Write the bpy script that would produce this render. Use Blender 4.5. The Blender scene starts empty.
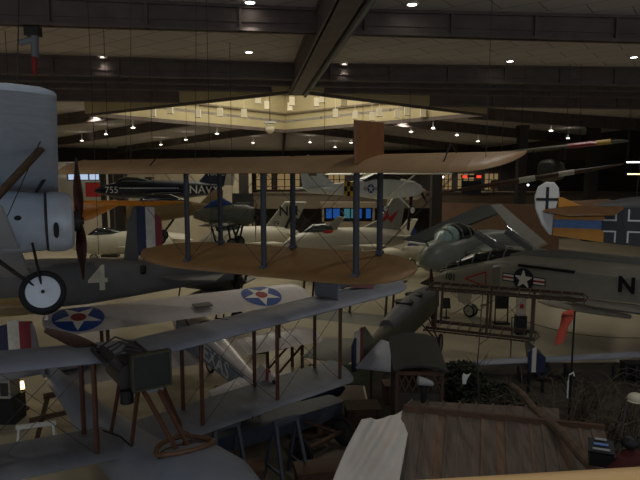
import bpy, math, random
from mathutils import Vector as V, Matrix
random.seed(7)
C = bpy.context.scene.collection
PI = math.pi
FPX = 560.0; CAM = V((0, 0, 6.5)); PT = math.atan(62 / 560.0)
# ---------------------------------------------------------------- measuring helpers
def ray(px, py):
    a = (px - 320) / FPX; b = (240 - py) / FPX
    return V((a, math.cos(PT) + b * math.sin(PT), -math.sin(PT) + b * math.cos(PT)))
def P(px, py, d):
    r = ray(px, py); return CAM + r * (d / r.y)
def G(px, py, z):
    r = ray(px, py); return CAM + r * ((z - CAM.z) / r.z)
def S(r, g, b):
    f = lambda c: (c / 12.92 if c <= .04045 else ((c + .055) / 1.055) ** 2.4)
    return tuple(f(c / 255.0) for c in (r, g, b))
# ---------------------------------------------------------------- materials
MATS = {}
def mat(name, col, rough=.6, metal=0.0, var=.12, scale=6.0, bump=0.0, bscale=30.0, spec=.4, ribs=None, stretch=None):
    if name in MATS: return MATS[name]
    m = bpy.data.materials.new(name); m.use_nodes = True
    nt = m.node_tree; N = nt.nodes; L = nt.links
    b = N['Principled BSDF']
    b.inputs['Roughness'].default_value = rough; b.inputs['Metallic'].default_value = metal
    b.inputs['Specular IOR Level'].default_value = spec
    tc = N.new('ShaderNodeTexCoord'); mp = N.new('ShaderNodeMapping')
    L.new(tc.outputs['Object'], mp.inputs['Vector'])
    if stretch: mp.inputs['Scale'].default_value = stretch
    nz = N.new('ShaderNodeTexNoise'); nz.inputs['Scale'].default_value = scale; nz.inputs['Detail'].default_value = 5
    L.new(mp.outputs['Vector'], nz.inputs['Vector'])
    rp = N.new('ShaderNodeValToRGB')
    lo = tuple(max(0, c * (1 - var)) for c in col) + (1,); hi = tuple(min(1, c * (1 + var)) for c in col) + (1,)
    rp.color_ramp.elements[0].position = .3; rp.color_ramp.elements[1].position = .7
    rp.color_ramp.elements[0].color = lo; rp.color_ramp.elements[1].color = hi
    L.new(nz.outputs['Fac'], rp.inputs['Fac']); L.new(rp.outputs['Color'], b.inputs['Base Color'])
    src = None
    if ribs:
        w = N.new('ShaderNodeTexWave'); w.bands_direction = ribs[0]; w.inputs['Scale'].default_value = ribs[1]
        w.inputs['Distortion'].default_value = 0
        L.new(tc.outputs['Object'], w.inputs['Vector']); pw = N.new('ShaderNodeMath'); pw.operation = 'POWER'
        pw.inputs[1].default_value = 8; L.new(w.outputs['Fac'], pw.inputs[0]); src = pw.outputs[0]; bump = bump or .25
    elif bump:
        n2 = N.new('ShaderNodeTexNoise'); n2.inputs['Scale'].default_value = bscale; n2.inputs['Detail'].default_value = 4
        L.new(mp.outputs['Vector'], n2.inputs['Vector']); src = n2.outputs['Fac']
    if src:
        bp = N.new('ShaderNodeBump'); bp.inputs['Strength'].default_value = bump; bp.inputs['Distance'].default_value = .012 if ribs else .03
        L.new(src, bp.inputs['Height']); L.new(bp.outputs['Normal'], b.inputs['Normal'])
    MATS[name] = m; return m
def emit(name, col, s):
    if name in MATS: return MATS[name]
    m = bpy.data.materials.new(name); m.use_nodes = True; nt = m.node_tree
    for n in list(nt.nodes): nt.nodes.remove(n)
    e = nt.nodes.new('ShaderNodeEmission'); o = nt.nodes.new('ShaderNodeOutputMaterial')
    e.inputs['Color'].default_value = tuple(col) + (1,); e.inputs['Strength'].default_value = s
    nt.links.new(e.outputs[0], o.inputs[0]); MATS[name] = m; return m
def glass(name, col, rough=.05, alpha=.35):
    if name in MATS: return MATS[name]
    m = bpy.data.materials.new(name); m.use_nodes = True; nt = m.node_tree; N = nt.nodes
    b = N['Principled BSDF']; b.inputs['Base Color'].default_value = tuple(col) + (1,)
    b.inputs['Roughness'].default_value = rough; b.inputs['Alpha'].default_value = alpha
    b.inputs['Specular IOR Level'].default_value = .8
    MATS[name] = m; return m
# ---------------------------------------------------------------- mesh builder
class MB:
    def __init__(s): s.v = []; s.f = []; s.m = []; s.k = 0
    def face(s, idx): s.f.append(tuple(idx)); s.m.append(s.k)
    def add(s, pts): i = len(s.v); s.v += [V(p) for p in pts]; return i
    def poly(s, pts): i = s.add(pts); s.face(range(i, i + len(pts))); return s
    def loft(s, rings, cap=True, closed=True):
        n = len(rings[0]); b = [s.add(r) for r in rings]
        for a, c in zip(b, b[1:]):
            for j in range(n if closed else n - 1):
                s.face((a + j, a + (j + 1) % n, c + (j + 1) % n, c + j))
        if cap:
            s.face([b[0] + j for j in reversed(range(n))]); s.face([b[-1] + j for j in range(n)])
        return s
    def tube(s, p0, p1, r, r1=None, n=8, flat=None):
        p0 = V(p0); p1 = V(p1); d = (p1 - p0).normalized()
        a = V((0, 0, 1)) if abs(d.z) < .9 else V((1, 0, 0))
        if flat: a = V(flat[0])
        x = d.cross(a).normalized(); y = x.cross(d).normalized()
        r1 = r if r1 is None else r1; k = flat[1] if flat else 1
        R = lambda p, q: [p + x * (q * math.cos(t)) + y * (q * k * math.sin(t)) for t in [2 * PI * i / n for i in range(n)]]
        return s.loft([R(p0, r), R(p1, r1)])
    def path(s, pts, r, n=6, taper=None):
        pts = [V(p) for p in pts]; rings = []
        for i, p in enumerate(pts):
            d = (pts[min(i + 1, len(pts) - 1)] - pts[max(i - 1, 0)]).normalized()
            a = V((0, 0, 1)) if abs(d.z) < .95 else V((1, 0, 0))
            x = d.cross(a).normalized(); y = x.cross(d)
            q = r if taper is None else r + (taper - r) * i / (len(pts) - 1)
            rings.append([p + x * (q * math.cos(t)) + y * (q * math.sin(t)) for t in [2 * PI * j / n for j in range(n)]])
        return s.loft(rings)
    def box(s, c, size, M=None):
        c = V(c); h = [q / 2 for q in size]
        pts = [V((sx * h[0], sy * h[1], sz * h[2])) for sz in (-1, 1) for sx, sy in ((-1, -1), (1, -1), (1, 1), (-1, 1))]
        if M: pts = [M @ p for p in pts]
        i = s.add([c + p for p in pts])
        for q in ((3, 2, 1, 0), (4, 5, 6, 7), (0, 1, 5, 4), (1, 2, 6, 5), (2, 3, 7, 6), (3, 0, 4, 7)): s.face([i + j for j in q])
        return s
    def bar(s, p0, p1, w, h, up=(0, 0, 1)):          # rectangular bar, w sideways, h along up
        p0 = V(p0); p1 = V(p1); d = (p1 - p0).normalized(); x = d.cross(V(up)).normalized(); y = x.cross(d).normalized()
        R = lambda p: [p + x * (a * w / 2) + y * (b * h / 2) for a, b in ((-1, -1), (1, -1), (1, 1), (-1, 1))]
        return s.loft([R(p0), R(p1)])
    def prism(s, pts, ex):
        pts = [V(p) for p in pts]; ex = V(ex); return s.loft([pts, [p + ex for p in pts]])
    def lathe(s, c, axis, prof, n=28, cap=False):
        c = V(c); d = V(axis).normalized(); a = V((0, 0, 1)) if abs(d.z) < .9 else V((1, 0, 0))
        x = d.cross(a).normalized(); y = x.cross(d)
        return s.loft([[c + d * h + x * (r * math.cos(t)) + y * (r * math.sin(t)) for t in [2 * PI * j / n for j in range(n)]] for h, r in prof], cap=cap)
    def torus(s, c, axis, R, r, n=32, k=10, w=1.0):
        prof = [(r * w * math.sin(2 * PI * i / k), R + r * math.cos(2 * PI * i / k)) for i in range(k + 1)]
        return s.lathe(c, axis, prof, n)
    def ball(s, c, r, n=14, k=9, sc=(1, 1, 1)):
        c = V(c)
        rings = [[c + V((sc[0] * r * math.sin(p) * math.cos(t), sc[1] * r * math.sin(p) * math.sin(t), sc[2] * r * math.cos(p))) for t in [2 * PI * j / n for j in range(n)]]
                 for p in [max(.02, min(PI - .02, PI * i / k)) for i in range(k + 1)]]
        return s.loft(rings)
    def build(s, name, mats, parent=None, smooth=35):
        if not isinstance(mats, (list, tuple)): mats = [mats]
        used = sorted({i for f in s.f for i in f})
        if len(used) < len(s.v):
            mp = {j: i for i, j in enumerate(used)}; s.v = [s.v[j] for j in used]; s.f = [tuple(mp[i] for i in f) for f in s.f]
        c = V((0, 0, 0))
        if parent is None and s.v:
            xs = [p.x for p in s.v]; ys = [p.y for p in s.v]; zs = [p.z for p in s.v]
            c = V(((min(xs) + max(xs)) / 2, (min(ys) + max(ys)) / 2, min(zs)))
        me = bpy.data.meshes.new(name)
        me.from_pydata([tuple(p - c) for p in s.v], [], s.f)
        for m in mats: me.materials.append(m)
        me.polygons.foreach_set('material_index', s.m)
        me.validate(); me.update()
        import bmesh
        bm = bmesh.new(); bm.from_mesh(me); bmesh.ops.recalc_face_normals(bm, faces=bm.faces); bm.to_mesh(me); bm.free()
        if smooth:
            me.polygons.foreach_set('use_smooth', [True] * len(me.polygons))
            me.set_sharp_from_angle(angle=math.radians(smooth))
        o = bpy.data.objects.new(name, me); C.objects.link(o); o.location = c
        if parent: o.parent = parent
        return o
def tag(o, label, cat, group=None):
    o['label'] = label; o['category'] = cat
    if group: o['group'] = group
    return o
def struct(o): o['kind'] = 'structure'; return o
def thing(name, label, cat, loc, fwd=(1, 0, 0), left=None, group=None):
    """Empty whose x runs forward, y to port, z up"""
    o = bpy.data.objects.new(name, None); C.objects.link(o); o.empty_display_size = .2
    x = V(fwd).normalized(); y = V(left) if left else V((0, 0, 1)).cross(x); y = (y - x * y.dot(x)).normalized(); z = x.cross(y)
    M = Matrix((x, y, z)).transposed().to_4x4(); M.translation = V(loc); o.matrix_world = M
    o['M'] = 0; del o['M']
    FR[o.name] = M
    return tag(o, label, cat, group)
FR = {}
def loc(o, p): return FR[o.name].inverted() @ V(p)          # world point to the thing's own frame
def dup(o, M, label=None):
    c = o.copy(); C.objects.link(c); c.matrix_world = M; FR[c.name] = M
    if label: c['label'] = label
    for ch in o.children:
        d = ch.copy(); C.objects.link(d); d.parent = c
        for g in ch.children:
            e = g.copy(); C.objects.link(e); e.parent = d
    return c
# ---------------------------------------------------------------- aircraft pieces
def ring(x, zc, w, h, e=2.0, n=24, y=0.0):
    out = []
    for i in range(n):
        t = 2 * PI * i / n; c, s_ = math.cos(t), math.sin(t)
        out.append(V((x, y + w * math.copysign(abs(c) ** (2 / e), c), zc + h * math.copysign(abs(s_) ** (2 / e), s_))))
    return out
AF = [(0, 0), (.02, .35), (.1, .78), (.3, 1), (.55, .8), (.8, .42), (1, .04), (.8, .0), (.5, .02), (.25, -.02), (.08, -.18), (.02, -.2)]
def aftop(f):
    for (a, p), (b, q) in zip(AF[:7], AF[1:7]):
        if a <= f <= b: return p + (q - p) * (f - a) / (b - a)
    return 0
def wing(mb, ya, yb, le, te, z, th=.1, ra=.3, rb=.3, dih=0.0, rake=0.0, n=0):
    """ya<yb; le>te chordwise; ra/rb: length of the rounded ends; rake>0: trailing edge longer than leading edge"""
    ys = []
    for i in range(7):
        t = i / 6.0; ys.append((ya + ra * (1 - math.cos(t * PI / 2)), math.sin(t * PI / 2) if ra > 0 else 1))
    for i in range(1, 8): ys.append((ya + ra + (yb - rb - ya - ra) * i / 8.0, 1))
    for i in range(7):
        t = 1 - i / 6.0; ys.append((yb - rb * (1 - math.cos(t * PI / 2)), math.sin(t * PI / 2) if rb > 0 else 1))
    rings = []
    for y, q in ys:
        q = max(q, .12)
        if rake: l = te + (le - te) * q; r_ = te
        else:
            c = (le + te) / 2; l = c + (le - c) * q; r_ = c + (te - c) * q
        zz = z + abs(y) * dih; t = th * (.4 + .6 * q)
        rings.append([V((l + (r_ - l) * f, y, zz + t * h)) for f, h in AF])
    return mb.loft(rings)
def panel(mb, pts, th, nrm):                                # flat plate with bevelled rim
    nrm = V(nrm).normalized(); pts = [V(p) for p in pts]; c = sum(pts, V()) / len(pts)
    ins = [c + (p - c) * .94 for p in pts]
    return mb.loft([[p - nrm * th / 2 for p in ins], pts, [p + nrm * th / 2 for p in ins]])
def wheel(root, c, axis, R, tire, disc, name='wheel', w=.1):
    r = .13 * R + .005
    t = MB().torus(c, axis, R - r, r, 36, 10, 1.0).build(name, tire, root)
    ax = V(axis).normalized(); d = MB()
    d.lathe(c, ax, [(-.10 * R - .03, .001), (-.1 * R - .02, .06 * R), (-.06, .25 * R), (-.02, R - 1.6 * r), (0.0, R - 1.3 * r), (.02, R - 1.6 * r), (.06, .25 * R), (.1 * R + .02, .06 * R), (.1 * R + .03, .001)], 32)
    d.build('wheel_disc', disc, t)
    h = MB().tube(V(c) - ax * (.1 * R + .07), V(c) + ax * (.1 * R + .07), .055 * R + .01, n=12); h.build('hub', M_('black'), t)
    return t
def polar(mb, rad, fn, rings=6, n=50):
    """disc-like shape of outline rad(theta) laid on the surface fn(x,y)"""
    c = mb.add([fn(0, 0)]); prev = None
    for k in range(1, rings + 1):
        i = mb.add([fn(rad(t) * k / rings * math.cos(t), rad(t) * k / rings * math.sin(t)) for t in [2 * PI * j / n for j in range(n)]])
        for j in range(n):
            if prev is None: mb.face((c, i + j, i + (j + 1) % n))
            else: mb.face((prev + j, i + j, i + (j + 1) % n, prev + (j + 1) % n))
        prev = i
def star_r(R, rot=PI / 2):
    q = R * .382
    def f(t):
        a = (t - rot) % (2 * PI / 5); a = min(a, 2 * PI / 5 - a)
        # straight edge between outer tip (R,0) and inner (q,36deg)
        x1, y1, x2, y2 = R, 0, q * math.cos(PI / 5), q * math.sin(PI / 5)
        dx, dy = x2 - x1, y2 - y1
        den = math.cos(a) * dy - math.sin(a) * dx
        return (x1 * dy - y1 * dx) / den
    return f
def star_roundel(root, fn, R, rot=PI / 2, dot=True, name='star_roundel', bars=False, disc='insignia_blue'):
    mb = MB(); lift = lambda h: (lambda x, y: fn(x, y, h))
    if bars:
        for s in (-1, 1):
            for (w0, w1, hh, k, h) in ((.9, 2.05, .36, 0, .006), (.95, 1.97, .27, 1, .010), (.95, 1.97, .09, 2, .014)):
                mb.k = k; i = mb.add([fn(s * a * R, b * R, h) for a, b in ((w0, -hh), (w1, -hh), (w1, hh), (w0, hh))]); mb.face((i, i + 1, i + 2, i + 3))
    mb.k = 0; polar(mb, lambda t: R, lift(.008))
    mb.k = 1; polar(mb, star_r(R * .98, rot), lift(.013), 6, 50)
    if dot: mb.k = 2; polar(mb, lambda t: R * .3, lift(.018))
    return mb.build(name, [M_(disc), M_('insignia_white'), M_('insignia_red')], root)
def text(root, s, fn, size, m, name='lettering', bold=0.0, align='CENTER', shear=0.0, sx=1.0):
    cu = bpy.data.curves.new('tmp', 'FONT'); cu.body = s; cu.size = size; cu.align_x = align; cu.align_y = 'CENTER'; cu.offset = bold; cu.shear = shear
    cu.resolution_u = 3
    o = bpy.data.objects.new('tmp', cu); C.objects.link(o); bpy.context.view_layer.update()
    ev = o.evaluated_get(bpy.context.evaluated_depsgraph_get()); me = ev.to_mesh()
    mb = MB(); mb.v = [V(fn(v.co.x * sx, v.co.y)) for v in me.vertices]
    for p in me.polygons: mb.face(tuple(p.vertices))
    ev.to_mesh_clear(); bpy.data.objects.remove(o); bpy.data.curves.remove(cu)
    return mb.build(name, m, root, smooth=0)
def blade(mb, hub, d, ax, L, wd, th=.03, tw=.6):
    hub = V(hub); d = V(d).normalized(); ax = V(ax).normalized(); rings = []
    for i in range(11):
        t = i / 10.0; w = wd * (.35 + 1.3 * math.sin(min(1, t * 1.15 + .02) * PI * .86)) * .6
        if t > .93: w *= .6
        a = tw * (1 - t * .75); u = d.cross(ax); cu = u * math.cos(a) + ax * math.sin(a); nn = ax * math.cos(a) - u * math.sin(a)
        h = th * (1 - .75 * t); c = hub + d * (L * (.04 + .96 * t))
        rings.append([c + cu * (w * math.cos(q)) + nn * (h * math.sin(q)) for q in [2 * PI * j / 10 for j in range(10)]])
    return mb.loft(rings)
def wires(root, L, r=.007, m='cable_steel', name='bracing_wire'):
    for a, b in L: MB().tube(a, b, r, n=5).build(name, MATS[m], root)
def M_(n): return MATS[n]
# ================================================================ materials
mat('black', S(22, 22, 24), .5); mat('rubber', S(30, 30, 32), .75, bump=.2)
mat('steel_dark', S(58, 54, 52), .5, var=.2, scale=3)
mat('beam_paint', S(104, 92, 86), .55, var=.18, scale=1.5)
mat('cable_steel', S(70, 70, 70), .4, metal=.6)
mat('insignia_blue', S(34, 70, 140), .5, var=.06); mat('insignia_white', S(226, 220, 208), .5, var=.05); mat('insignia_red', S(150, 40, 40), .5, var=.06)
mat('silver_dope', S(186, 196, 208), .4, metal=.0, var=.06, ribs=('Y', 1.1))
mat('silver_metal', S(206, 214, 224), .32, metal=.1, var=.08, scale=4)
mat('wheel_disc_paint', S(224, 232, 242), .4, var=.05)
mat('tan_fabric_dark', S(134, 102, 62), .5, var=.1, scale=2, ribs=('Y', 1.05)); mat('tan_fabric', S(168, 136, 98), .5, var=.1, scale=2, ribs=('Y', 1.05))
mat('tan_fabric_panel', S(132, 90, 54), .5, var=.14, scale=3)
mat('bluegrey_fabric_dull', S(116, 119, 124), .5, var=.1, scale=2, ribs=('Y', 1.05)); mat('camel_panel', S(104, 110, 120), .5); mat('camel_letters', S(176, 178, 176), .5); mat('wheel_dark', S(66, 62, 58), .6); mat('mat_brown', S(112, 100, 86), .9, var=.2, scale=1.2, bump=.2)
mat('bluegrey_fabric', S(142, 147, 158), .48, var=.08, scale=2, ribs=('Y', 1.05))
mat('bluegrey_paint', S(136, 142, 152), .4, var=.08, scale=2)
mat('bluegrey_dark', S(74, 80, 92), .5, var=.1)
mat('strut_blue', S(58, 61, 68), .5, var=.08)
mat('varnished_wood', S(90, 58, 42), .35, var=.3, scale=4, stretch=(6, 6, 1))
mat('dark_wood', S(84, 60, 44), .55, var=.3, scale=4, stretch=(1, 8, 8))
mat('prop_wood', S(62, 30, 26), .3, var=.3, scale=3)
mat('leather', S(112, 82, 58), .45, var=.2)
mat('cream_dope', S(196, 188, 182), .34, var=.06, scale=2, ribs=('Y', 1.1))
mat('cream_shiny', S(200, 192, 186), .28, metal=.2, var=.06)
mat('greygreen', S(92, 92, 90), .5, var=.1, scale=3)
mat('olive_fabric', S(104, 104, 86), .5, var=.1, scale=2)
mat('olive_dark', S(70, 68, 52), .55, var=.12)
mat('lettering_cream', S(206, 200, 176), .5, var=.04)
mat('stripe_blue', S(40, 50, 78), .5); mat('stripe_cream', S(214, 208, 196), .5); mat('stripe_red', S(140, 46, 54), .5)
mat('yellow_fabric', S(226, 140, 30), .45, var=.08, ribs=('Y', 1.0))
mat('khaki_body', S(150, 124, 78), .5, var=.1)
mat('navy_paint', S(22, 26, 40), .35, var=.1)
mat('jet_grey', S(112, 114, 110), .38, var=.07, scale=3); mat('jet_grey_light', S(146, 144, 132), .36, var=.07, scale=3)
mat('jet_white', S(190, 184, 166), .4, var=.06, scale=3)
mat('intruder_grey', S(120, 126, 120), .34, var=.06, scale=2); mat('intruder_dark', S(82, 86, 86), .4, var=.08)
mat('white_paint', S(232, 234, 224), .4, var=.05)
mat('red_paint', S(166, 40, 36), .4, var=.08); mat('yellow_paint', S(212, 170, 50), .45)
mat('orange_fabric', S(206, 140, 48), .45, var=.08); mat('fokker_blue', S(92, 126, 180), .5); mat('fokker_dark', S(52, 54, 56), .5, var=.1)
mat('fokker_brown', S(112, 80, 48), .5, var=.15); mat('fokker_grey', S(84, 86, 86), .5)
mat('insignia_navy', S(32, 36, 46), .5); mat('bone_white', S(222, 222, 216), .5, var=.04)
mat('bare_wood', S(76, 60, 46), .6, var=.2, scale=8)
mat('canvas_white', S(206, 198, 188), .8, var=.06, scale=3, bump=.25, bscale=14)
mat('roof_plank', S(96, 84, 74), .8, var=.32, scale=2.2, bump=.4, bscale=12, stretch=(5, 1, 1))
mat('roof_plank_warm', S(108, 86, 68), .8, var=.32, scale=2.2, bump=.4, bscale=12, stretch=(5, 1, 1))
mat('log_bark', S(92, 76, 60), .85, var=.3, scale=6, bump=.5)
mat('twig', S(86, 76, 62), .85, var=.3, scale=5)
mat('foliage_dark', S(46, 52, 38), .9, var=.4, scale=5)
mat('earth', S(60, 54, 46), .95, var=.35, scale=1.5, bump=.6, bscale=8)
mat('rail_wood', S(250, 206, 146), .3, var=.12, scale=3, stretch=(1, 10, 10))
mat('float_paint', S(80, 88, 104), .5, var=.1); mat('truck_roof', S(54, 52, 48), .7, var=.12, scale=3); mat('truck_body', S(62, 56, 48), .7, var=.2)
mat('grey_paint', S(140, 142, 140), .45, var=.06)
mat('crate_wood', S(96, 74, 54), .8, var=.25, scale=3, stretch=(1, 6, 6))
mat('windsock', S(206, 88, 66), .65, var=.12, scale=5)
mat('wall_cream', S(180, 168, 146), .8, var=.12, scale=.7); mat('wall_dark', S(64, 58, 52), .8, var=.15)
mat('well_wall', S(186, 172, 134), .8, var=.08, scale=.6, bump=.1, bscale=3)
mat('mezz_face', S(120, 108, 92), .75, var=.1); mat('column_dark', S(48, 42, 38), .6)
mat('brown_wall', S(100, 76, 60), .75, var=.14, scale=1)
mat('baffle_white', S(216, 206, 182), .7, var=.04)
mat('blue_cloth', S(40, 70, 130), .7); mat('maroon_cloth', S(74, 28, 26), .9, var=.2)
mat('white_plastic', S(206, 206, 200), .4); mat('info_white', S(196, 186, 170), .5)
mat('mesh_dark', S(44, 46, 44), .5, var=.3, scale=60)
mat('chrome', S(170, 172, 176), .2, metal=.9)
mat('glass_dark', S(30, 36, 38), .08, spec=.9); glass('canopy_glass', S(150, 180, 180), .06, .45)
mat('grass_mat', S(44, 54, 36), .95, var=.3, scale=12, bump=.5)
LAMP = emit('lamp_white', (1, .93, .82), 9.0); LAMPC = emit('lamp_cool', (.85, .92, 1), 7.0)
WARM = emit('lamp_warm', (1, .66, .3), 4.0); SCREEN = emit('screen_blue', (.03, .16, .6), .3); SCREENC = emit('screen_cyan', (.12, .42, .5), .22)
SHOP = emit('shop_glow', (1, .68, .3), .16); DAY = emit('daylight', (.6, .75, 1.0), .6); WELL = emit('well_light', (1, .94, .74), .5)
# ================================================================ room
ua = math.atan2(62, 560); UU = V((math.cos(ua), math.sin(ua), 0)); VV = V((-math.sin(ua), math.cos(ua), 0))
def B(u, v, z): return UU * u + VV * v + V((0, 0, z))
def toB(p): return V((p.dot(UU), p.dot(VV), p.z))
ZC, ZB = 12.1, 11.3
U0, U1, V0, V1 = -44.0, 46.0, -3.0, 118.0
# floor
m = mat('floor_tan', S(186, 176, 150), .22, var=.05, scale=.5, spec=.5)
nt = m.node_tree; nz = nt.nodes.new('ShaderNodeTexNoise'); nz.inputs['Scale'].default_value = 1.3
mr = nt.nodes.new('ShaderNodeMapRange'); mr.inputs[3].default_value = .12; mr.inputs[4].default_value = .34
nt.links.new(nz.outputs['Fac'], mr.inputs[0]); nt.links.new(mr.outputs[0], nt.nodes['Principled BSDF'].inputs['Roughness'])
mb = MB(); mb.loft([[B(U0, V0, -.3), B(U1, V0, -.3), B(U1, V1, -.3), B(U0, V1, -.3)], [B(U0, V0, 0), B(U1, V0, 0), B(U1, V1, 0), B(U0, V1, 0)]])
struct(mb.build('floor', m, smooth=0))
# ceiling with tile joints and the square skylight opening
m = mat('ceiling_tile', S(200, 192, 186), .9, var=.05, scale=2)
nt = m.node_tree; tc = nt.nodes.new('ShaderNodeTexCoord'); mp = nt.nodes.new('ShaderNodeMapping'); mp.inputs['Rotation'].default_value = (0, 0, .62)
br = nt.nodes.new('ShaderNodeTexBrick'); br.inputs['Scale'].default_value = .5; br.inputs['Mortar Size'].default_value = .012; br.inputs['Mortar Smooth'].default_value = .3
br.inputs['Color1'].default_value = S(200, 192, 186) + (1,); br.inputs['Color2'].default_value = S(192, 184, 178) + (1,); br.inputs['Mortar'].default_value = S(128, 116, 110) + (1,)
br.inputs['Brick Width'].default_value = 1.2; br.inputs['Row Height'].default_value = .6
nt.links.new(tc.outputs['Object'], mp.inputs['Vector']); nt.links.new(mp.outputs[0], br.inputs['Vector']); nt.links.new(br.outputs['Color'], nt.nodes['Principled BSDF'].inputs['Base Color'])
Nc, Fc, Lc, Rc = [G(x, y, ZB) for x, y in ((296, 90), (285, 131), (88, 114), (484, 114))]
Z = lambda p, z: V((p.x, p.y, z))
UR = toB(Nc).x; SL = .010
def zce(p): return ZC + SL * abs(toB(p).x - UR)
nl, nr, fr, fl, m0, m1 = [B(a, b, ZC) for a, b in ((U0, V0), (U1, V0), (U1, V1), (U0, V1), (UR, V0), (toB(Fc).x, V1))]
nl, nr, fr, fl, m0, m1 = [Z(p, zce(p)) for p in (nl, nr, fr, fl, m0, m1)]
N_, F_, L_, R_ = [Z(p, zce(p)) for p in (Nc, Fc, Lc, Rc)]
mb = MB()
for t in ([nl, m0, N_], [m0, nr, N_], [nr, R_, N_], [nr, fr, R_], [fr, F_, R_], [fr, m1, F_], [m1, fl, F_], [fl, L_, F_], [fl, nl, L_], [nl, N_, L_]):
    mb.prism(t, (0, 0, .25))
struct(mb.build('ceiling', m, smooth=0))
# skylight well
HW = 17.0
for i, (a, b) in enumerate(((Nc, Rc), (Rc, Fc), (Fc, Lc), (Lc, Nc))):
    n = (b - a).cross(V((0, 0, 1))).normalized() * .25
    o = (a + b) / 2 - (Nc + Fc) / 2
    if n.dot(o) < 0: n = -n
    mb = MB(); mb.prism([Z(a, ZB), Z(b, ZB), Z(b, HW), Z(a, HW)], n)
    struct(mb.build('skylight_wall', M_('well_wall'), smooth=0))
    mb = MB(); inn = -n.normalized()
    mb.bar(Z(a, 13.0) + inn * .1, Z(b, 13.0) + inn * .1, .22, .16); mb.bar(Z(a, 14.9) + inn * .1, Z(b, 14.9) + inn * .1, .2, .12)
    struct(mb.build('trim', M_('mezz_face'), smooth=0))
    mb = MB(); mb.bar(Z(a, ZB - .02), Z(b, ZB - .02), .25, .3)
    struct(mb.build('skylight_curb_beam', M_('beam_paint'), smooth=0))
mb = MB(); mb.prism([Z(p, HW) for p in (Nc, Rc, Fc, Lc)], (0, 0, .15))
struct(mb.build('skylight_glazing', WELL, smooth=0))
# roof beams across the hall
def ibeam(a, b, zb, w=.36, stiff=3.0, web=.1, sink=0.0):
    mb = MB(); a = Z(V(a), 0); b = Z(V(b), 0); L = (b - a).length; d = (b - a).normalized(); s = d.cross(V((0, 0, 1)))
    ta, tb = zce(a) - sink, zce(b) - sink
    q = [Z(a, zb), Z(b, zb), Z(b, tb), Z(a, ta)]; mb.prism([p - s * web / 2 for p in q], s * web)
    mb.bar(Z(a, zb + .05), Z(b, zb + .05), w, .1); mb.bar(Z(a, ta - .05), Z(b, tb - .05), w, .1)
    mb.bar(Z(a, zb + .32), Z(b, zb + .32), web + .1, .05)
    k = stiff / 2
    while k < L:
        p = a + d * k; zt = ta + (tb - ta) * k / L; mb.bar(Z(p - s * w * .45, (zt + zb) / 2), Z(p + s * w * .45, (zt + zb) / 2), .08, zt - zb)
        mb.prism([Z(p - s * w * .4, zt - .1), Z(p - s * w * .4, zt - .5), Z(p - s * w * .4 + d * .5, zt - .1)], s * .05)
        k += stiff
    return struct(mb.build('roof_beam', M_('beam_paint'), smooth=0))
v1, v2, v3 = 19.3, 28.3, 37.5
for v in (v1, v2):
    ibeam(B(U0, v, 0), B(UR, v, 0), ZB); ibeam(B(UR, v, 0), B(U1, v, 0), ZB)
def cut(v, side):                                           # where a cross beam meets the skylight curb
    a, b = (toB(Nc), toB(Lc)) if side < 0 else (toB(Nc), toB(Rc)); t = (v - a.y) / (b.y - a.y); return a.x + (b.x - a.x) * t
ibeam(B(U0, v3, 0), B(cut(v3, -1) - .3, v3, 0), ZB); ibeam(B(cut(v3, 1) + .3, v3, 0), B(U1, v3, 0), ZB)
# deep secondary purlins just behind the second beam
for v in (v2 + 1.8, v2 + 4.0):
    for s in (-1, 1):
        e = cut(v, s) if v > toB(Nc).y else UR
        a, b = (U0, e - .3) if s < 0 else (e + .3, U1)
        ibeam(B(a, v, 0), B(b, v, 0), ZB - .02, .26)
# ridge girder running away from the camera to the skylight corner
a = G(352, 0, ZB - .2); d = (G(300, 92, ZB - .2) - a).normalized(); a = Z(a - d * 8, 0)
mb = MB(); e = Z(Nc, 0); sx = d.cross(V((0, 0, 1))).normalized()
for s in (-.34, .34): mb.bar(Z(a + sx * s, 11.55), Z(e + sx * s, 11.55), .06, 1.1)
mb.bar(Z(a, 11.05), Z(e, 11.05), .9, .1); mb.bar(Z(a, 11.95), Z(e, 11.95), .9, .1)
k = 1.0
while k < (e - a).length: p = a + d * k; mb.bar(Z(p - sx * .42, 11.5), Z(p + sx * .42, 11.5), .12, .95); k += 2.2
struct(mb.build('ridge_girder', M_('beam_paint'), smooth=0))
mb = MB().tube(Z(a + sx * .5, 10.98), Z(e + sx * .5, 10.98), .09); struct(mb.build('girder_pipe', M_('jet_grey'), smooth=40))
# beams that fan out beyond the skylight
for px0, py0, px1, py1 in ((285, 131, 60, 160), (200, 124, 30, 150), (285, 131, 520, 157), (378, 124.5, 600, 146), (285, 131, 283, 156), (120, 119, -60, 138), (470, 119, 690, 134)):
    p = G(px0, py0, ZB); q = G(px1, py1, ZB); q = p + (q - p) * min(1, 60 / (q - p).length)
    ibeam(Z(p, 0), Z(q, 0), ZB, .4, 5, .16)
# walls
def wall(name, pts, m, th):
    mb = MB(); mb.prism(pts, th); return struct(mb.build(name, m, smooth=0))
def wallrect(name, a, b, z0, z1, m, th=.25):
    a = V(a); b = V(b); n = (b - a).cross(V((0, 0, 1))).normalized() * th
    return wall(name, [Z(a, z0), Z(b, z0), Z(b, z1), Z(a, z1)], m, n)
wallrect('wall_back', B(U1, V1, 0), B(U0, V1, 0), 0, 15, M_('wall_dark'))
wallrect('wall_left', B(U0, V1, 0), B(U0, V0, 0), 0, 15, M_('wall_dark'))
wallrect('wall_right', B(U1, V0, 0), B(U1, V1, 0), 0, 15, M_('wall_dark'))
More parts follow.
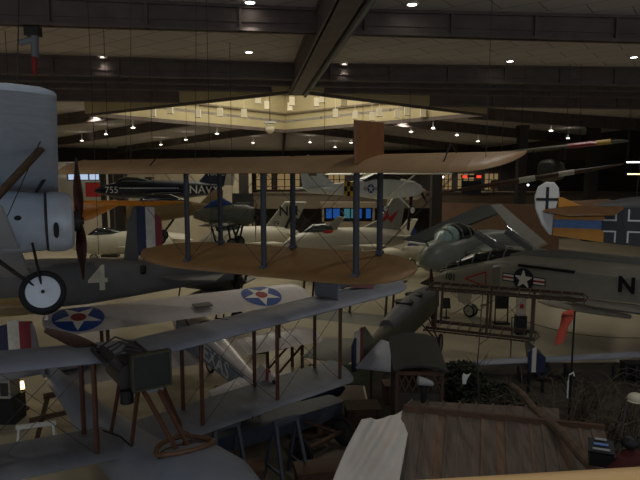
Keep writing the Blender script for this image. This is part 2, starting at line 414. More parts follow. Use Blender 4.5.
# cream partition at the left and its clerestory window
q0, q1 = P(20, 200, 52), P(252, 200, 56)
wallrect('wall_gallery_left', Z(q0, 0), Z(q1, 0), 0, 8.0, M_('wall_cream'), -.3)
mb = MB(); a, b = P(68, 180, 51.6), P(100, 180, 51.9); mb.prism([Z(a, 6.35), Z(b, 6.35), Z(b, 7.75), Z(a, 7.75)], (0, .05, 0))
struct(mb.build('window_1', DAY, smooth=0))
mb = MB()
for t in (0, .33, .66, 1): p = a + (b - a) * t; mb.box((p.x, p.y - .05, 7.05), (.1, .1, 1.5))
for z in (6.3, 7.05, 7.8): mb.bar((a.x, a.y - .05, z), (b.x, b.y - .05, z), .1, .08)
struct(mb.build('window_frame', M_('steel_dark'), smooth=0))
# mezzanine across the hall
q0, q1 = P(252, 195, 62), P(640, 195, 66); q2 = q1 + (q1 - q0) * .6
wallrect('mezzanine_parapet', Z(q0, 0), Z(q2, 0), 3.1, 4.9, M_('mezz_face'), -.3)
mb = MB(); mb.prism([Z(q0, 4.5), Z(q2, 4.5), Z(q2 + V((0, 12, 0)), 4.5), Z(q0 + V((0, 12, 0)), 4.5)], (0, 0, .3)); struct(mb.build('mezzanine_deck', M_('mezz_face'), smooth=0))
wallrect('wall_mezzanine', Z(q0 + V((0, 9, 0)), 0), Z(q2 + V((0, 9, 0)), 0), 0, 8.6, M_('wall_dark'), -.3)
wallrect('mezzanine_fascia', Z(q0, 0), Z(q2, 0), 7.3, 8.6, M_('column_dark'), -.4)
mb = MB(); dq = (q2 - q0)
for k in range(2): mb.tube(Z(q0, 5.2 + .35 * k), Z(q2, 5.2 + .35 * k), .04)
struct(mb.build('mezzanine_railing', M_('steel_dark'), smooth=40))
# ground floor wall under the mezzanine
wallrect('wall_under_mezzanine', Z(q0 + V((0, 3, 0)), 0), Z(q2 + V((0, 3, 0)), 0), 0, 3.1, M_('column_dark'), -.3)
# brown exhibit wall to the right under the gallery
a, b = P(440, 215, 50), P(560, 220, 46); wallrect('wall_exhibit', Z(a, 0), Z(b, 0), 0, 4.3, M_('brown_wall'), -.3)
# columns
for n, (px, d, w, z1) in enumerate(((436, 44, .8, 7.6), (120, 49, 1.1, 7.8), (244, 52, .8, 7.8), (520, 60, .9, 12), (590, 58, 1.0, 12))):
    p = P(px, 200, d); mb = MB().box((p.x, p.y, z1 / 2), (w, w, z1)); mb.box((p.x, p.y, .3), (w + .2, w + .2, .6)); mb.box((p.x, p.y, z1 - .2), (w + .2, w + .2, .4))
    struct(mb.build('column', M_('column_dark'), smooth=0))
# ================================================================ lamps
def downlight(px, py, r, label, z=ZC, m=None):
    far = py > 70
    for _ in range(6): p = G(px, py, z); z = ZB - .1 if far else zce(p) - .02
    t = thing('downlight', label, 'ceiling light', (p.x, p.y, z), group='recessed downlights in the ceiling')
    MB().lathe((0, 0, 0), (0, 0, -1), [(-.02, r * .98), (.03, r), (.03, r * 1.25), (-.02, r * 1.3)], 20).build('trim_ring', M_('white_plastic'), t)
    if far: MB().tube((0, 0, 0), (0, 0, zce(p) - p.z), .03).build('stem', M_('white_plastic'), t)
    MB().lathe((0, 0, 0), (0, 0, -1), [(-.05, r), (.012, r), (.02, r * .6), (.022, .001)], 20).build('lamp', m or LAMP, t)
    return p
bays = {
 'in the nearest bay': [(250, 2), (412, 4)],
 'between the two big roof beams': [(103, 57), (249, 52), (344, 64), (510, 61), (634, 57)],
 'left of the skylight': [(82, 141), (106, 134.5), (133, 128), (161, 145)],
 'beyond the skylight': [(253, 143), (310, 142.5), (335, 147.5), (351, 143), (186, 140), (217, 134)],
 'right of the skylight': [(433, 128.5), (457, 135.5), (478, 141.5), (551, 131), (568, 138.5), (411, 132)]}
ordw = ['leftmost', 'second from the left', 'third from the left', 'fourth from the left', 'fifth from the left', 'rightmost']
SP = []
for bay, L in bays.items():
    L = sorted(L)
    for i, (x, y) in enumerate(L):
        w = 'rightmost' if i == len(L) - 1 else ordw[i]
        r = .16 if y < 70 else .2
        SP.append(downlight(x, y, r, 'lit downlight %s, the %s one' % (bay, w), m=LAMPC if x > 600 else LAMP))
p = P(252, 143, 1)
def lamp(name, kind, loc_, energy, color, size=.25, rot=None, angle=2.3, blend=.7, sy=None):
    l = bpy.data.lights.new(name, kind); l.energy = energy; l.color = color; o = bpy.data.objects.new(name, l); C.objects.link(o); o.location = loc_
    if kind == 'SPOT': l.spot_size = angle; l.spot_blend = blend; l.shadow_soft_size = size
    if kind == 'POINT': l.shadow_soft_size = size
    if kind == 'AREA': l.shape = 'RECTANGLE'; l.size = size; l.size_y = sy or size
    if rot: o.rotation_euler = rot
    return o
# ================================================================ silver biplane hanging at the left edge
an = math.radians(25.3); bk = math.radians(16)
H = P(77, 221, 10.5)
t = thing('silver_biplane', 'silver biplane hanging at the left edge with round engine cowling and white wheel disc', 'airplane', H,
          (math.cos(an), math.sin(an), 0), (-math.sin(an) * math.cos(bk), math.cos(an) * math.cos(bk), -math.sin(bk)))
SB = t
MB().loft([ring(-.5, 0, .50, .52), ring(-.9, 0, .5, .55, 2.3), ring(-1.7, .05, .46, .58, 2.6), ring(-3, .1, .40, .5, 2.6), ring(-5, .18, .16, .3, 2.4), ring(-6.2, .22, .04, .16)]).build('fuselage', M_('silver_dope'), t)
mb = MB().lathe((0, 0, 0), (1, 0, 0), [(-.52, .53), (-.42, .555), (-.2, .545), (-.1, .50), (-.06, .42), (-.1, .40), (-.3, .42)], 40)
cw = mb.build('engine_cowling', M_('silver_metal'), t)
mb = MB()
for z in (.0,):
    mb.prism([(-.36 + .045 * math.cos(q), -.53 + 0 * q, -.27 + .14 * math.copysign(abs(math.sin(q)) ** .6, math.sin(q))) for q in [2 * PI * i / 16 for i in range(16)]], (0, -.03, 0))
mb.build('vent_slot', M_('black'), cw)
MB().lathe((0, 0, 0), (1, 0, 0), [(-.4, .53), (-.52, .54), (-.54, .5)], 40).build('cowl_band', M_('steel_dark'), cw)
mb = MB().tube((-.4, 0, 0), (.05, 0, 0), .2, n=16); en = mb.build('engine', M_('steel_dark'), t)
for i in range(9):
    q = 2 * PI * i / 9; MB().tube((-.22, .18 * math.sin(q), .18 * math.cos(q)), (-.22, .4 * math.sin(q), .4 * math.cos(q)), .07, n=8).build('cylinder_head', M_('black'), en)
mb = MB(); pdir = V((0.0, .05, 1)); blade(mb, (.05, 0, 0), pdir, (1, 0, 0), 1.24, .15, .05, 1.0); blade(mb, (.05, 0, 0), -pdir, (1, 0, 0), 1.12, .15, .05, 1.0); mb.tube((-.02, 0, 0), (.12, 0, 0), .1, .07, 12)
pr = mb.build('propeller', M_('prop_wood'), t)
mb = MB()
rr = MB(); blade(rr, (.05, 0, 0), pdir, (1, 0, 0), 1.25, .158, .056, 1.0); mb.v = rr.v; keep = [(f, 0) for f in rr.f if all(rr.v[i].z > .86 for i in f)]
for f, k in keep: mb.face(f)
mb.build('blade_tip', M_('steel_dark'), pr)
mb = MB(); wing(mb, -4.3, 4.3, -.28, -1.85, .66, .1, .07, .07); uw = mb.build('upper_wing', M_('silver_dope'), t)
mb = MB(); wing(mb, -3.7, 3.7, -.95, -2.2, -.5, .09, .3, .3); lw = mb.build('lower_wing', M_('silver_dope'), t)
pu = loc(t, P(48, 151, 7.7)); yu = -2.2
mb = MB().tube((-.5, yu, .67), (-1.5, yu + .25, -.46), .11, .13, 12, ((1, 0, 0), .5)); mb.build('interplane_strut', M_('crate_wood'), t)
MB().tube((-1.35, yu, .67), (-2.1, yu + .2, -.46), .07, .07, 10, ((1, 0, 0), .45)).build('interplane_strut', M_('dark_wood'), t)
MB().tube((-.5, 2.6, .67), (-1.5, 2.5, -.46), .075, .085, 10, ((1, 0, 0), .45)).build('interplane_strut', M_('dark_wood'), t)
for s in (-1, 1):
    MB().tube((-.65, s * .35, .48), (-.5, s * .55, .67), .03).build('cabane_strut', M_('black'), t)
    MB().tube((-1.5, s * .35, .5), (-1.4, s * .55, .67), .03).build('cabane_strut', M_('black'), t)
wires(t, (((-.5, -2.58, .66), (-1.3, -.5, -.45)), ((-1.2, -.5, .66), (-1.5, -2.3, -.45))), .008)
wc = loc(t, P(43, 292, 9.75)); wx, wy, wz = wc
for s in (-1, 1):
    y = s * abs(wy)
    wheel(t, (wx, y, wz), (0, 1, 0), .385, M_('rubber'), M_('wheel_disc_paint'))
    MB().tube((-.75, s * .4, -.45), (wx, y * .85, wz), .045, flat=((1, 0, 0), .5)).build('gear_leg', M_('black'), t)
    MB().tube((-1.5, s * .35, -.5), (wx, y * .85, wz), .045, flat=((1, 0, 0), .5)).build('gear_leg', M_('black'), t)
MB().tube((wx, -abs(wy), wz), (wx, abs(wy), wz), .03).build('axle', M_('black'), t)
MB().ball((-.95, -.49, -.02), .045, sc=(1.4, .5, 1)).build('filler_cap', M_('black'), t)
pt = loc(t, P(47, 100, 9)); 
mb = MB(); mb.tube((-1.0, 0, .7), loc(t, P(20, -60, 11)), .012, n=5); mb.build('hanging_cable', M_('cable_steel'), t)
# red tag and grey lamp bracket under the first beam
p = P(33, 33, 18.6); q = thing('beam_fixture', 'grey pipe fixture with short side arm hung under the first roof beam', 'spotlight', (p.x, p.y, p.z))
MB().box((0, 0, .05), (.45, .3, .3)).build('mount_plate', M_('steel_dark'), q)
MB().tube((.05, 0, -.05), (.03, 0, -.75), .13, .11, 14).build('pipe', M_('bluegrey_paint'), q)
MB().tube((.0, 0, -.2), (-.42, -.05, -.32), .12, .1, 14).build('side_arm', M_('bluegrey_paint'), q)
p = P(34, 56, 18.6); tag(MB().lathe((p.x, p.y, p.z), (0, 0, -1), [(-.02, .001), (0, .07), (.42, .085), (.62, .02), (.64, .001)], 14).build('red_pennant', M_('red_paint')), 'red pennant hanging under the grey pipe fixture', 'pennant')
# ================================================================ tan biplane in the middle
ph = math.radians(28); til = math.radians(14)
O = P(263, 263, 11.46) + V((.2, -.1, 0))
fx = V((-math.sin(ph), -math.cos(ph), 0)); tt = math.tan(til)
def tilt(mb, z0):
    for v in mb.v: v.z -= v.x * tt
    return mb
t = thing('tan_biplane_cell', 'tan fabric biplane wings with square fin on top, hanging across the middle', 'airplane', O, fx, (math.cos(ph), -math.sin(ph), 0)); TB = t
GAP = 2.0
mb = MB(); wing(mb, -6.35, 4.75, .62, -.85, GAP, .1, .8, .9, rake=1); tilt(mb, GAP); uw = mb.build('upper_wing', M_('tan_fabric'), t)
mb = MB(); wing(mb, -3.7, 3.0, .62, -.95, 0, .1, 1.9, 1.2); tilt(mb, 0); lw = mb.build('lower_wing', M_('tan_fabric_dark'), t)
for y in (-1.9, .05, 2.05):
    for x in (.38, -.75):
        dz = -x * tt
        st = MB().tube((x, y, dz + .02), (x, y, dz + GAP + .02), .042, .042, 12, ((0, 1, 0), 1.5)).build('interplane_strut', M_('strut_blue'), t)
        MB().box((x, y, dz + .09), (.16, .13, .06)).build('strut_socket', M_('bluegrey_dark'), st)
L = []
for x in (.38, -.75):
    dz = -x * tt
    for a, b in ((-1.9, .05), (.05, 2.05)): L += [((x, a, dz + .08), (x, b, dz + GAP)), ((x, b, dz + .08), (x, a, dz + GAP))]
    L += [((x, 2.05, dz + .08), (x, 3.9, dz + GAP)), ((x, -1.9, dz + .08), (x, -3.9, dz + GAP))]
wires(t, L, .006)
mb = MB(); panel(mb, [(.48, 2.05, GAP - .02), (-.9, 2.05, GAP + .18), (-.88, 2.05, GAP + .84), (.5, 2.05, GAP + .76)], .06, (0, 1, 0)); mb.build('top_fin', M_('tan_fabric_panel'), t)
L = []
for y in (-4, -2.05, 4.2):
    a = V((-.1, y, GAP + .1)); w = FR[t.name] @ a; L.append((a, loc(t, (w.x + .1, w.y + .2, ZB))))
wires(t, L, .006, name='hanging_cable')
for y in (-3, 3.6): MB().path([(.3, y, GAP + .02), (-.1, y, GAP + .34), (-.5, y, GAP + .2)], .014).build('kingpost', M_('black'), t)
# ================================================================ grey flying boat in the foreground
Cb = V((-3.16, 10.09, 0)); wv = V((.82, .57, 0)).normalized(); fb = V((wv.y, -wv.x, 0))
zl = P(90, 458, 9.5).z; zu = P(86, 360, 9.5).z; zu2 = P(341, 305, 12.6).z; zl2 = P(341, 382, 12.6).z
t = thing('flying_boat', 'grey biplane flying boat in the left foreground with brown wooden struts', 'airplane', (Cb.x, Cb.y, zl), fb, wv); FB = t
dh = (zu2 - zu) / 3.4; dl = (zl2 - zl) / 3.4; GU = zu - zl
def zup(y): return GU + (abs(y) - 1) * dh
def zlo(y): return (abs(y) - 1) * dl
def dihwing(yb, le, te, f, th, ra):
    mb = MB(); wing(mb, -yb, yb, le, te, 0, th, ra, ra, rake=1)
    for v in mb.v: v.z += f(v.y)
    return mb
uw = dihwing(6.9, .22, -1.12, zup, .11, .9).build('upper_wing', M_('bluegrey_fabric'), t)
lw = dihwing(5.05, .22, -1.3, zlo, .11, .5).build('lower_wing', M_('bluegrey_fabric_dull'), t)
for s in (-1, 1):
    for y in (1.0, 2.72, 4.4):
        for x in (.02, -1.02):
            MB().tube((x, s * y, zlo(y) + .05), (x, s * y, zup(y) + .02), .034, .034, 12, ((0, 1, 0), 1.35)).build('interplane_strut', M_('varnished_wood'), t)
L = []
for s in (-1, 1):
    for a, b in ((1.0, 2.72), (2.72, 4.4)):
        for x in (.02, -1.02): L += [((x, s * a, zlo(a) + .06), (x, s * b, zup(b))), ((x, s * b, zlo(b) + .06), (x, s * a, zup(a)))]
wires(t, L, .006)
for pp in ([(.2, 1.9, GU + .1), (-.2, 1.93, GU + .135), (-.7, 1.93, GU + .13), (-1.2, 1.9, GU + .07)], [(.24, -.85, GU + .04), (.1, -.87, GU + .12), (-.2, -.88, GU + .135), (-.6, -.9, GU + .13)],
           [(.24, -.4, .02), (.1, -.44, .1), (-.3, -.5, .13), (-.8, -.7, .12)], [(.24, 2.0, .06), (.1, 2.05, .13), (-.3, 2.1, .16)]):
    MB().path(pp, .016).build('seam_strip', M_('black'), t)
mb = MB(); panel(mb, [(-.02, 4.4, zup(4.4) + .07), (-1.02, 4.4, zup(4.4) + .05), (-1.02, 4.4, zup(4.4) + .66), (-.02, 4.4, zup(4.4) + .66)], .05, (0, 1, 0)); mb.build('top_fin', M_('bluegrey_paint'), t)
mb = MB(); panel(mb, [(-1.14, 4.75, zup(5) - .02), (-1.16, 6.5, zup(6.3) + .05), (-1.5, 6.75, zup(6.3) + .72), (-1.5, 4.75, zup(5) + .6)], .05, (1, 0, .6)); mb.build('aileron', M_('bluegrey_dark'), t)
# red and pale blotch near the wing tip is a faded badge
mb = MB(); polar(mb, lambda q: .42 * (1 + .25 * math.cos(3 * q)), lambda a, b: (-.55 + a * .9, 5.75 + b, zup(5.75) + .075 + .02), 4, 30); mb.build('faded_badge', mat('faded_red', S(140, 92, 98), .6), t)
# hull
hz = .74
hull = [(-7.4, -.12, .10, .14), (-6, -.2, .16, .22), (-4, -.32, .26, .3), (-2.2, -.42, .42, .4), (-.9, -.42, .5, .46), (.2, -.36, .58, .48), (1.1, -.16, .62, .56), (1.9, .06, .68, .66), (2.6, .1, .70, .66), (3.3, .04, .6, .58), (3.9, -.06, .44, .4), (4.2, -.12, .16, .16)]
SKW = .105                                                  # the hull is toed a little against the wings
def decktop(x, y):
    for (x0, z0_, w0, h0), (x1, z1_, w1, h1) in zip(hull, hull[1:]):
        if x0 <= x <= x1:
            k = (x - x0) / (x1 - x0); w = w0 + (w1 - w0) * k; h = h0 + (h1 - h0) * k; z = z0_ + (z1_ - z0_) * k
            return z + h * (1 - min(.98, abs(y) / w) ** 2.5) ** .4
    return .5
MB().loft([ring(x, z, w, h, 2.5, y=SKW * (x - 2)) for x, z, w, h in hull]).build('hull', M_('bluegrey_paint'), t)
cx = 1.75
q_ = [2 * PI * i / 32 for i in range(32)]
def ckp(q, rx_, ry_, dz): x = cx + rx_ * math.cos(q); y = ry_ * math.sin(q); return V((x, y + SKW * (x - 2), decktop(x, y) + dz))
ck = MB(); ck.loft([[ckp(q, .37, .43, -.1) for q in q_], [ckp(q, .37, .43, .014) for q in q_]]); co_ = ck.build('cockpit', M_('black'), t)
ck = MB(); ck.path([ckp(q, .39, .45, .02 + .06 * (1 - math.cos(q))) for q in q_ + q_[:1]], .04, 8); ck.build('coaming', M_('leather'), co_)
sw = MB(); sw.torus((cx - .1, SKW * (cx - 2), .68), (1, 0, .5), .16, .018); sw.tube((cx + .2, SKW * (cx - 2), .5), (cx - .1, SKW * (cx - 2), .68), .02); sw.build('steering_wheel', M_('varnished_wood'), co_)
# engine, radiator, struts
rc = loc(t, P(151, 370, 9.2)); rx, ry, rz = rc
mb = MB(); mb.box((rx, ry, rz), (.1, .62, .58)); rd = mb.build('radiator', M_('mesh_dark'), t)
mb = MB()
for s in (-1, 1): mb.box((rx + .01, ry + s * .32, rz), (.13, .035, .62)); mb.box((rx + .01, ry, rz + s * .3), (.13, .66, .035))
mb.build('radiator_frame', M_('olive_dark'), rd)
ex = rx - .12; ey = ry - .3
mb = MB(); mb.loft([ring(ex, rz - .1, .2, .22, 3, y=ey), ring(ex - .9, rz - .1, .2, .22, 3, y=ey), ring(ex - 1.15, rz - .05, .1, .12, y=ey)]); eg = mb.build('engine', M_('steel_dark'), t)
for s in (-1, 1):
    for k in range(4):
        MB().tube((ex - .1 - k * .24, ey + s * .06, rz), (ex - .1 - k * .24, ey + s * .3, rz + .24), .085, n=10).build('cylinder', M_('steel_dark'), eg)
    MB().tube((ex - .02, ey + s * .38, rz + .18), (ex - 1.05, ey + s * .38, rz + .18), .035).build('exhaust_pipe', M_('steel_dark'), eg)
for k in range(4): MB().path([(ex - .1 - k * .24, ey - .26, rz + .28), (ex - .2 - k * .24, ey, rz + .34 + .04 * (k % 2)), (ex - .1 - k * .24, ey + .26, rz + .26)], .016).build('pipe', M_('steel_dark'), eg)
MB().tube((rx - .06, ey - .1, rz - .28), (rx - .06, ey - .1, rz - .5), .11, n=14).build('oil_tank', M_('black'), eg)
MB().box((rx - .03, ry + .05, rz - .36), (.1, .3, .06)).build('bracket', M_('chrome'), eg)
mb = MB(); hb = (ex - 1.35, ey, rz - .05); blade(mb, hb, (0, .86, -.5), (1, 0, 0), 1.2, .13, .05); blade(mb, hb, (0, -.86, .5), (1, 0, 0), 1.25, .13, .05); mb.tube((ex - 1.45, ey, rz - .05), (ex - 1.1, ey, rz - .05), .1, n=12); mb.build('propeller', M_('dark_wood'), t)
for a, b, r in (((rx - .05, ry - .12, rz - .36), (rx + .95, ry + .1, .6), .042), ((rx - .05, ry + .12, rz - .36), (rx + .95, ry + .3, .6), .042), ((rx - .1, ry - .2, rz - .34), (.1, -.42, .1), .04), ((ex - .9, ry - .2, rz - .2), (-.6, -.6, .12), .04), ((ex - .9, ry + .2, rz - .2), (-.7, .7, .12), .04), ((ex - .4, ry + .25, rz - .2), (-.2, .62, .12), .04), ((ex - .5, ry, rz + .1), (-.4, ry, GU), .04)):
    MB().tube(a, b, r, r * .9, 10).build('engine_strut', M_('varnished_wood'), t)
# tail
ty = SKW * -8.6 - .15
mb = MB(); wing(mb, ty - 1.7, ty + 1.7, -5.6, -6.9, -.1, .07, .3, .3); mb.build('tailplane', M_('bluegrey_fabric_dull'), t)
def side_outline(pts, y=0): return [(a, y, b) for a, b in pts]
mb = MB(); panel(mb, side_outline([(-5.2, -.1), (-6.0, .4), (-6.7, .9), (-7.1, .95), (-7.1, -.2)], ty), .07, (0, 1, 0)); mb.build('fin', M_('bluegrey_paint'), t)
for x0, x1, z1, z0, mm in ((-7.1, -7.33, .98, -.35, 'stripe_red'), (-7.33, -7.56, 1.0, -.4, 'stripe_cream'), (-7.56, -7.85, .9, -.3, 'stripe_blue')):
    mb = MB(); mb.prism(side_outline([(x0, z0), (x0, z1), (x1, z1 - (.12 if x1 < -7.7 else .01)), (x1, z0 + (.2 if x1 < -7.7 else 0))], ty - .03), (0, .06, 0))
    for v in mb.v: v.y += (v.x + 7.1) * 1.15; v.x = -7.1 + (v.x + 7.1) * .9
    mb.build('rudder_stripe', M_(mm), t)
for x in (-.3, 2.0, -5):
    mb = MB(); w_ = .9 if x > -1 else .6
    o_ = SKW * (x - 2); zt = (-.8 if x > -1 else -.5) if x < 1 else -.5
    for s in (-1, 1): mb.bar((x, o_ + s * w_, -zl), (x, o_ + s * .3, zt), .1, .1)
    mb.bar((x, o_ - .75, -zl + .5), (x, o_ + .75, -zl + .5), .1, .1); mb.bar((x, o_ - .4, zt), (x, o_ + .4, zt), .1, .12); mb.build('cradle', M_('crate_wood'), t)
# ================================================================ cream biplane with star roundels (name on its side)
Cc = V((-3.7, 16.78, 0)); aft = V((.533, -.846, 0)); ti = math.radians(9)
fc = V((-aft.x * math.cos(ti), -aft.y * math.cos(ti), math.sin(ti)))
zc = P(190, 305, 16.78).z
t = thing('naval_biplane', 'cream biplane with two star roundels on its upper wing and lettered grey side', 'airplane', (Cc.x, Cc.y, zc), fc, (aft.y, -aft.x, 0)); NB = t
mb = MB(); wing(mb, -3.85, 4.3, .75, -.72, 0, .1, .35, .3)
TW = .1
for v in mb.v: v.z += (v.x - .2) * TW
uw = mb.build('upper_wing', M_('cream_dope'), t)
def onw(y0): return lambda x, y, h: (.02 - y, y0 - x, (.02 - y - .2) * TW + .1 * aftop(min(1, max(0, (.75 - (.02 - y)) / 1.47))) + h)
for px, py, d in ((82, 321, 14.5), (257, 293, 18.2)):
    q = loc(t, P(px, py, d)); star_roundel(uw, onw(q.y), .66, rot=PI / 2 + .2)
mb = MB(); wing(mb, -4.2, 4.2, .3, -1.0, -1.45, .09, .35, .35); mb.build('lower_wing', M_('cream_dope'), t)
mb = MB(); mb.loft([ring(1.25, -.9, .42, .42), ring(.5, -.88, .44, .46, 2.4), ring(-.6, -.82, .38, .48, 3), ring(-2.5, -.72, .24, .34, 3), ring(-4.3, -.62, .06, .18, 2.6)])
fu = mb.build('fuselage', M_('cream_shiny'), t)
mb = MB(); A_ = lambda x, z: (x, .43 + (x + .6) * .088 + .03, z)
mb.prism([A_(.4, -.5), A_(.4, -1.22), A_(-3.7, -.96), A_(-3.7, -.5)], (0, .02, 0)); sp = mb.build('side_panel', M_('camel_panel'), t)
text(sp, 'U.S.S.', lambda a, b: (-.3 - a, .43 + (-.3 - a + .6) * .088 + .06, -.82 + b), .42, M_('camel_letters'))
text(sp, 'TEXAS', lambda a, b: (-2.1 - a, .43 + (-2.1 - a + .6) * .088 + .06, -.76 + b), .66, M_('camel_letters'), bold=.012)
mb = MB(); mb.lathe((0, 0, -.9), (1, 0, 0), [(.7, .45), (1.1, .45), (1.3, .38), (1.32, .3), (1.1, .25)], 28); mb.build('cowling', M_('cream_shiny'), t)
ck = MB(); ck.torus((-.75, 0, -.4), (-.1, 0, 1), .26, .05); ck.build('cockpit_rim', M_('leather'), t)
ck = MB(); ck.lathe((-.75, 0, -.42), (0, 0, 1), [(0, .26), (.02, .001)], 20); ck.build('cockpit', M_('black'), t)
for s in (-1, 1):
    for x in (.55, -.35):
        MB().tube((x, s * 2.7, -1.38), (x + .25, s * 2.7, .02), .035, flat=((0, 1, 0), 1.5)).build('interplane_strut', M_('dark_wood'), t)
        MB().tube((x, s * .4, -.55), (x + .25, s * .6, .02), .03).build('cabane_strut', M_('dark_wood'), t)
    mb = MB(); panel(mb, [(-3.55, s * .12, -.62), (-3.95, s * 1.2, -.62), (-4.65, s * 1.25, -.62), (-4.7, s * .1, -.62)], .05, (0, 0, 1)); mb.build('tailplane', M_('cream_dope'), t)
mb = MB(); panel(mb, side_outline([(-3.8, -.5), (-4.3, .05), (-4.62, .05), (-4.62, -.6)]), .05, (0, 1, 0)); mb.build('fin', M_('cream_dope'), t)
for x0, x1, z1, mm in ((-4.62, -4.78, .1, 'stripe_red'), (-4.78, -4.96, .05, 'stripe_cream'), (-4.96, -5.12, -.05, 'stripe_blue')):
    mb = MB(); mb.prism(side_outline([(x0, -.75), (x0, z1), (x1, z1 - .04), (x1, -.7)], -.025), (0, .05, 0)); mb.build('rudder_stripe', M_(mm), t)
gz = -zc
for s in (-1, 1):
    w = FR[t.name] @ V((1.0, s * .75, -1)); q = loc(t, (w.x, w.y, .36))
    wheel(t, q, (0, 1, 0), .35, M_('rubber'), M_('cream_dope'))
    MB().tube((.9, s * .35, -1.25), q, .03).build('gear_leg', M_('dark_wood'), t); MB().tube((.0, s * .35, -1.25), q, .03).build('gear_leg', M_('dark_wood'), t)
w = FR[t.name] @ V((-4.3, 0, -.8)); q = loc(t, (w.x, w.y, 0)); MB().tube((-4.3, 0, -.75), q, .05).build('tail_stand', M_('crate_wood'), t)
# small brown plank and fitting lying against the wing: dark plate with slot on the cream wing
mb = MB(); mb.box((-.3, 0, .11), (.3, .55, .04)); mb.build('wing_hatch', M_('greygreen'), t)
# ================================================================ fuselage with the big 4
an = math.radians(14)
t = thing('numbered_biplane', 'dark grey aeroplane with large pale number and striped rudder behind the white wheel', 'airplane', P(100, 281, 15), (-math.cos(an), -math.sin(an), 0)); 
sec = [(2.6, .0, .5, .62), (1.4, .0, .5, .64), (.3, .02, .47, .6), (-.8, .06, .4, .5), (-2, .06, .27, .34), (-3.6, .05, .08, .17)]
MB().loft([ring(x, z, w, h, 4) for x, z, w, h in sec]).build('fuselage', M_('greygreen'), t)
def side4(x): 
    for (a, z, w, h), (b, z2, w2, h2) in zip(sec, sec[1:]):
        if b <= x <= a: return w2 + (w - w2) * (x - b) / (a - b)
    return .5
text(t, '4', lambda a, b: (-a - .02, side4(-a) + .012, .13 + b), .92, M_('lettering_cream'), bold=.02, sx=1.05)
mb = MB(); panel(mb, side_outline([(-.62, .5), (-.78, 1.6), (-.92, 2.0), (-1.02, 2.02), (-1.02, .5)]), .06, (0, 1, 0)); fn = mb.build('fin', M_('greygreen'), t)
for x0, x1, za, mm in ((-1.02, -1.24, 2.03, 'stripe_blue'), (-1.24, -1.48, 2.0, 'stripe_cream'), (-1.48, -1.66, 1.82, 'stripe_red')):
    mb = MB(); mb.prism(side_outline([(x0, .68), (x0, za), (x1, za - (.12 if x1 < -1.6 else .02)), (x1, .62)], -.03), (0, .06, 0)); mb.build('rudder_stripe', M_(mm), t)
MB().tube((-1.15, .3, .4), (-1.15, .42, .24), .09, .07, 10).build('tail_shock', M_('black'), t)
mb = MB(); panel(mb, [(-1.5, .3, .1), (-2.2, 1.3, .12), (-3.0, 1.3, .1), (-3.4, .1, .08)], .05, (0, 0, 1)); mb.build('tailplane', M_('greygreen'), t)
mb = MB(); wing(mb, -.6, 2.2, 2.6, 1.0, -.35, .1, 0, .3); mb.build('lower_wing', M_('khaki_body'), t)
w = FR[t.name] @ V((0, 0, .6)); wires(t, [((0, 0, .6), loc(t, (w.x, w.y, ZB))), ((-3, 0, .2), loc(t, FR[t.name] @ V((-3, 0, 9 - .2))))], .008, name='hanging_cable')
# ================================================================ two-seater with one wing left uncovered
Jw = V((.913, -.407, 0)); Jf = V((.407, .913, 0)); zj = P(430, 286, 19.6).z
t = thing('cutaway_biplane', 'dark green two seat biplane whose right wings show bare wooden ribs', 'airplane', (3.45, 19.9, 0), Jf, -Jw); JB = t
zu_, zl_ = zj, P(430, 328, 19).z
def frame_wing(mb_name, y0, y1, z, le, te):
    r = None; sp = []
    for x, nm in ((le - .2, 'front_spar'), (te + .35, 'rear_spar'), (le, 'leading_edge'), (te, 'trailing_edge')):
        o = MB().bar((x, y0, z), (x, y1 + (.25 if 'edge' in nm else 0), z), .04, .09 if 'spar' in nm else .05).build(nm, M_('bare_wood'), t)
    n = int((y0 - y1) / .33)
    for k in range(n + 1):
        y = y0 + (y1 - y0) * k / n
        mb = MB(); q = [(le + (te - le) * f, y, z + .11 * h - .05) for f, h in AF[:7]]; mb.path(q, .016, 5); mb.path([(le, y, z - .06), (te, y, z - .04)], .016, 5); mb.build('rib', M_('bare_wood'), t)
    MB().path([(le, y1 + .25, z), (le - .3, y1 - .06, z), ((le + te) / 2, y1 - .12, z), (te + .2, y1 - .02, z), (te, y1 + .25, z)], .025).build('tip_bow', M_('bare_wood'), t)
frame_wing('u', -.55, -5.5, zu_, .75, -.72); frame_wing('l', -.55, -4.1, zl_, .45, -1.0)
mb = MB(); wing(mb, .5, 5.4, .75, -.75, zu_ - .05, .1, 0, .4); mb.build('upper_wing', M_('olive_fabric'), t)
mb = MB(); wing(mb, .5, 4.6, .45, -1.05, zl_ - .05, .1, 0, .4); mb.build('lower_wing', M_('olive_fabric'), t)
zf = 1.55
js = [(2.55, zf + .05, .28, .3), (2.0, zf + .08, .36, .44), (.6, zf + .1, .38, .5), (-1.2, zf + .12, .38, .5), (-3.5, zf + .15, .24, .34), (-5.6, zf + .2, .06, .16)]
MB().loft([ring(x, z, w, h, 3.2) for x, z, w, h in js]).build('fuselage', M_('olive_dark'), t)
mb = MB(); mb.loft([ring(x, z + .42 * h / .5, w * .9, h * .62, 2.2) for x, z, w, h in js[1:5]]); mb.build('top_decking', M_('greygreen'), t)
for x in (-.2, -1.5):
    c_ = MB().lathe((x, 0, zf + .78), (0, 0, 1), [(-.3, .001), (-.3, .27), (.04, .3), (.05, .25), (.0, .001)], 24).build('cockpit', M_('black'), t)
    MB().torus((x, 0, zf + .81), (0, 0, 1), .3, .03).build('coaming', M_('rubber'), c_)
mb = MB(); mb.box((2.6, 0, zf + .1), (.08, .6, .62)); mb.build('radiator', M_('black'), t)
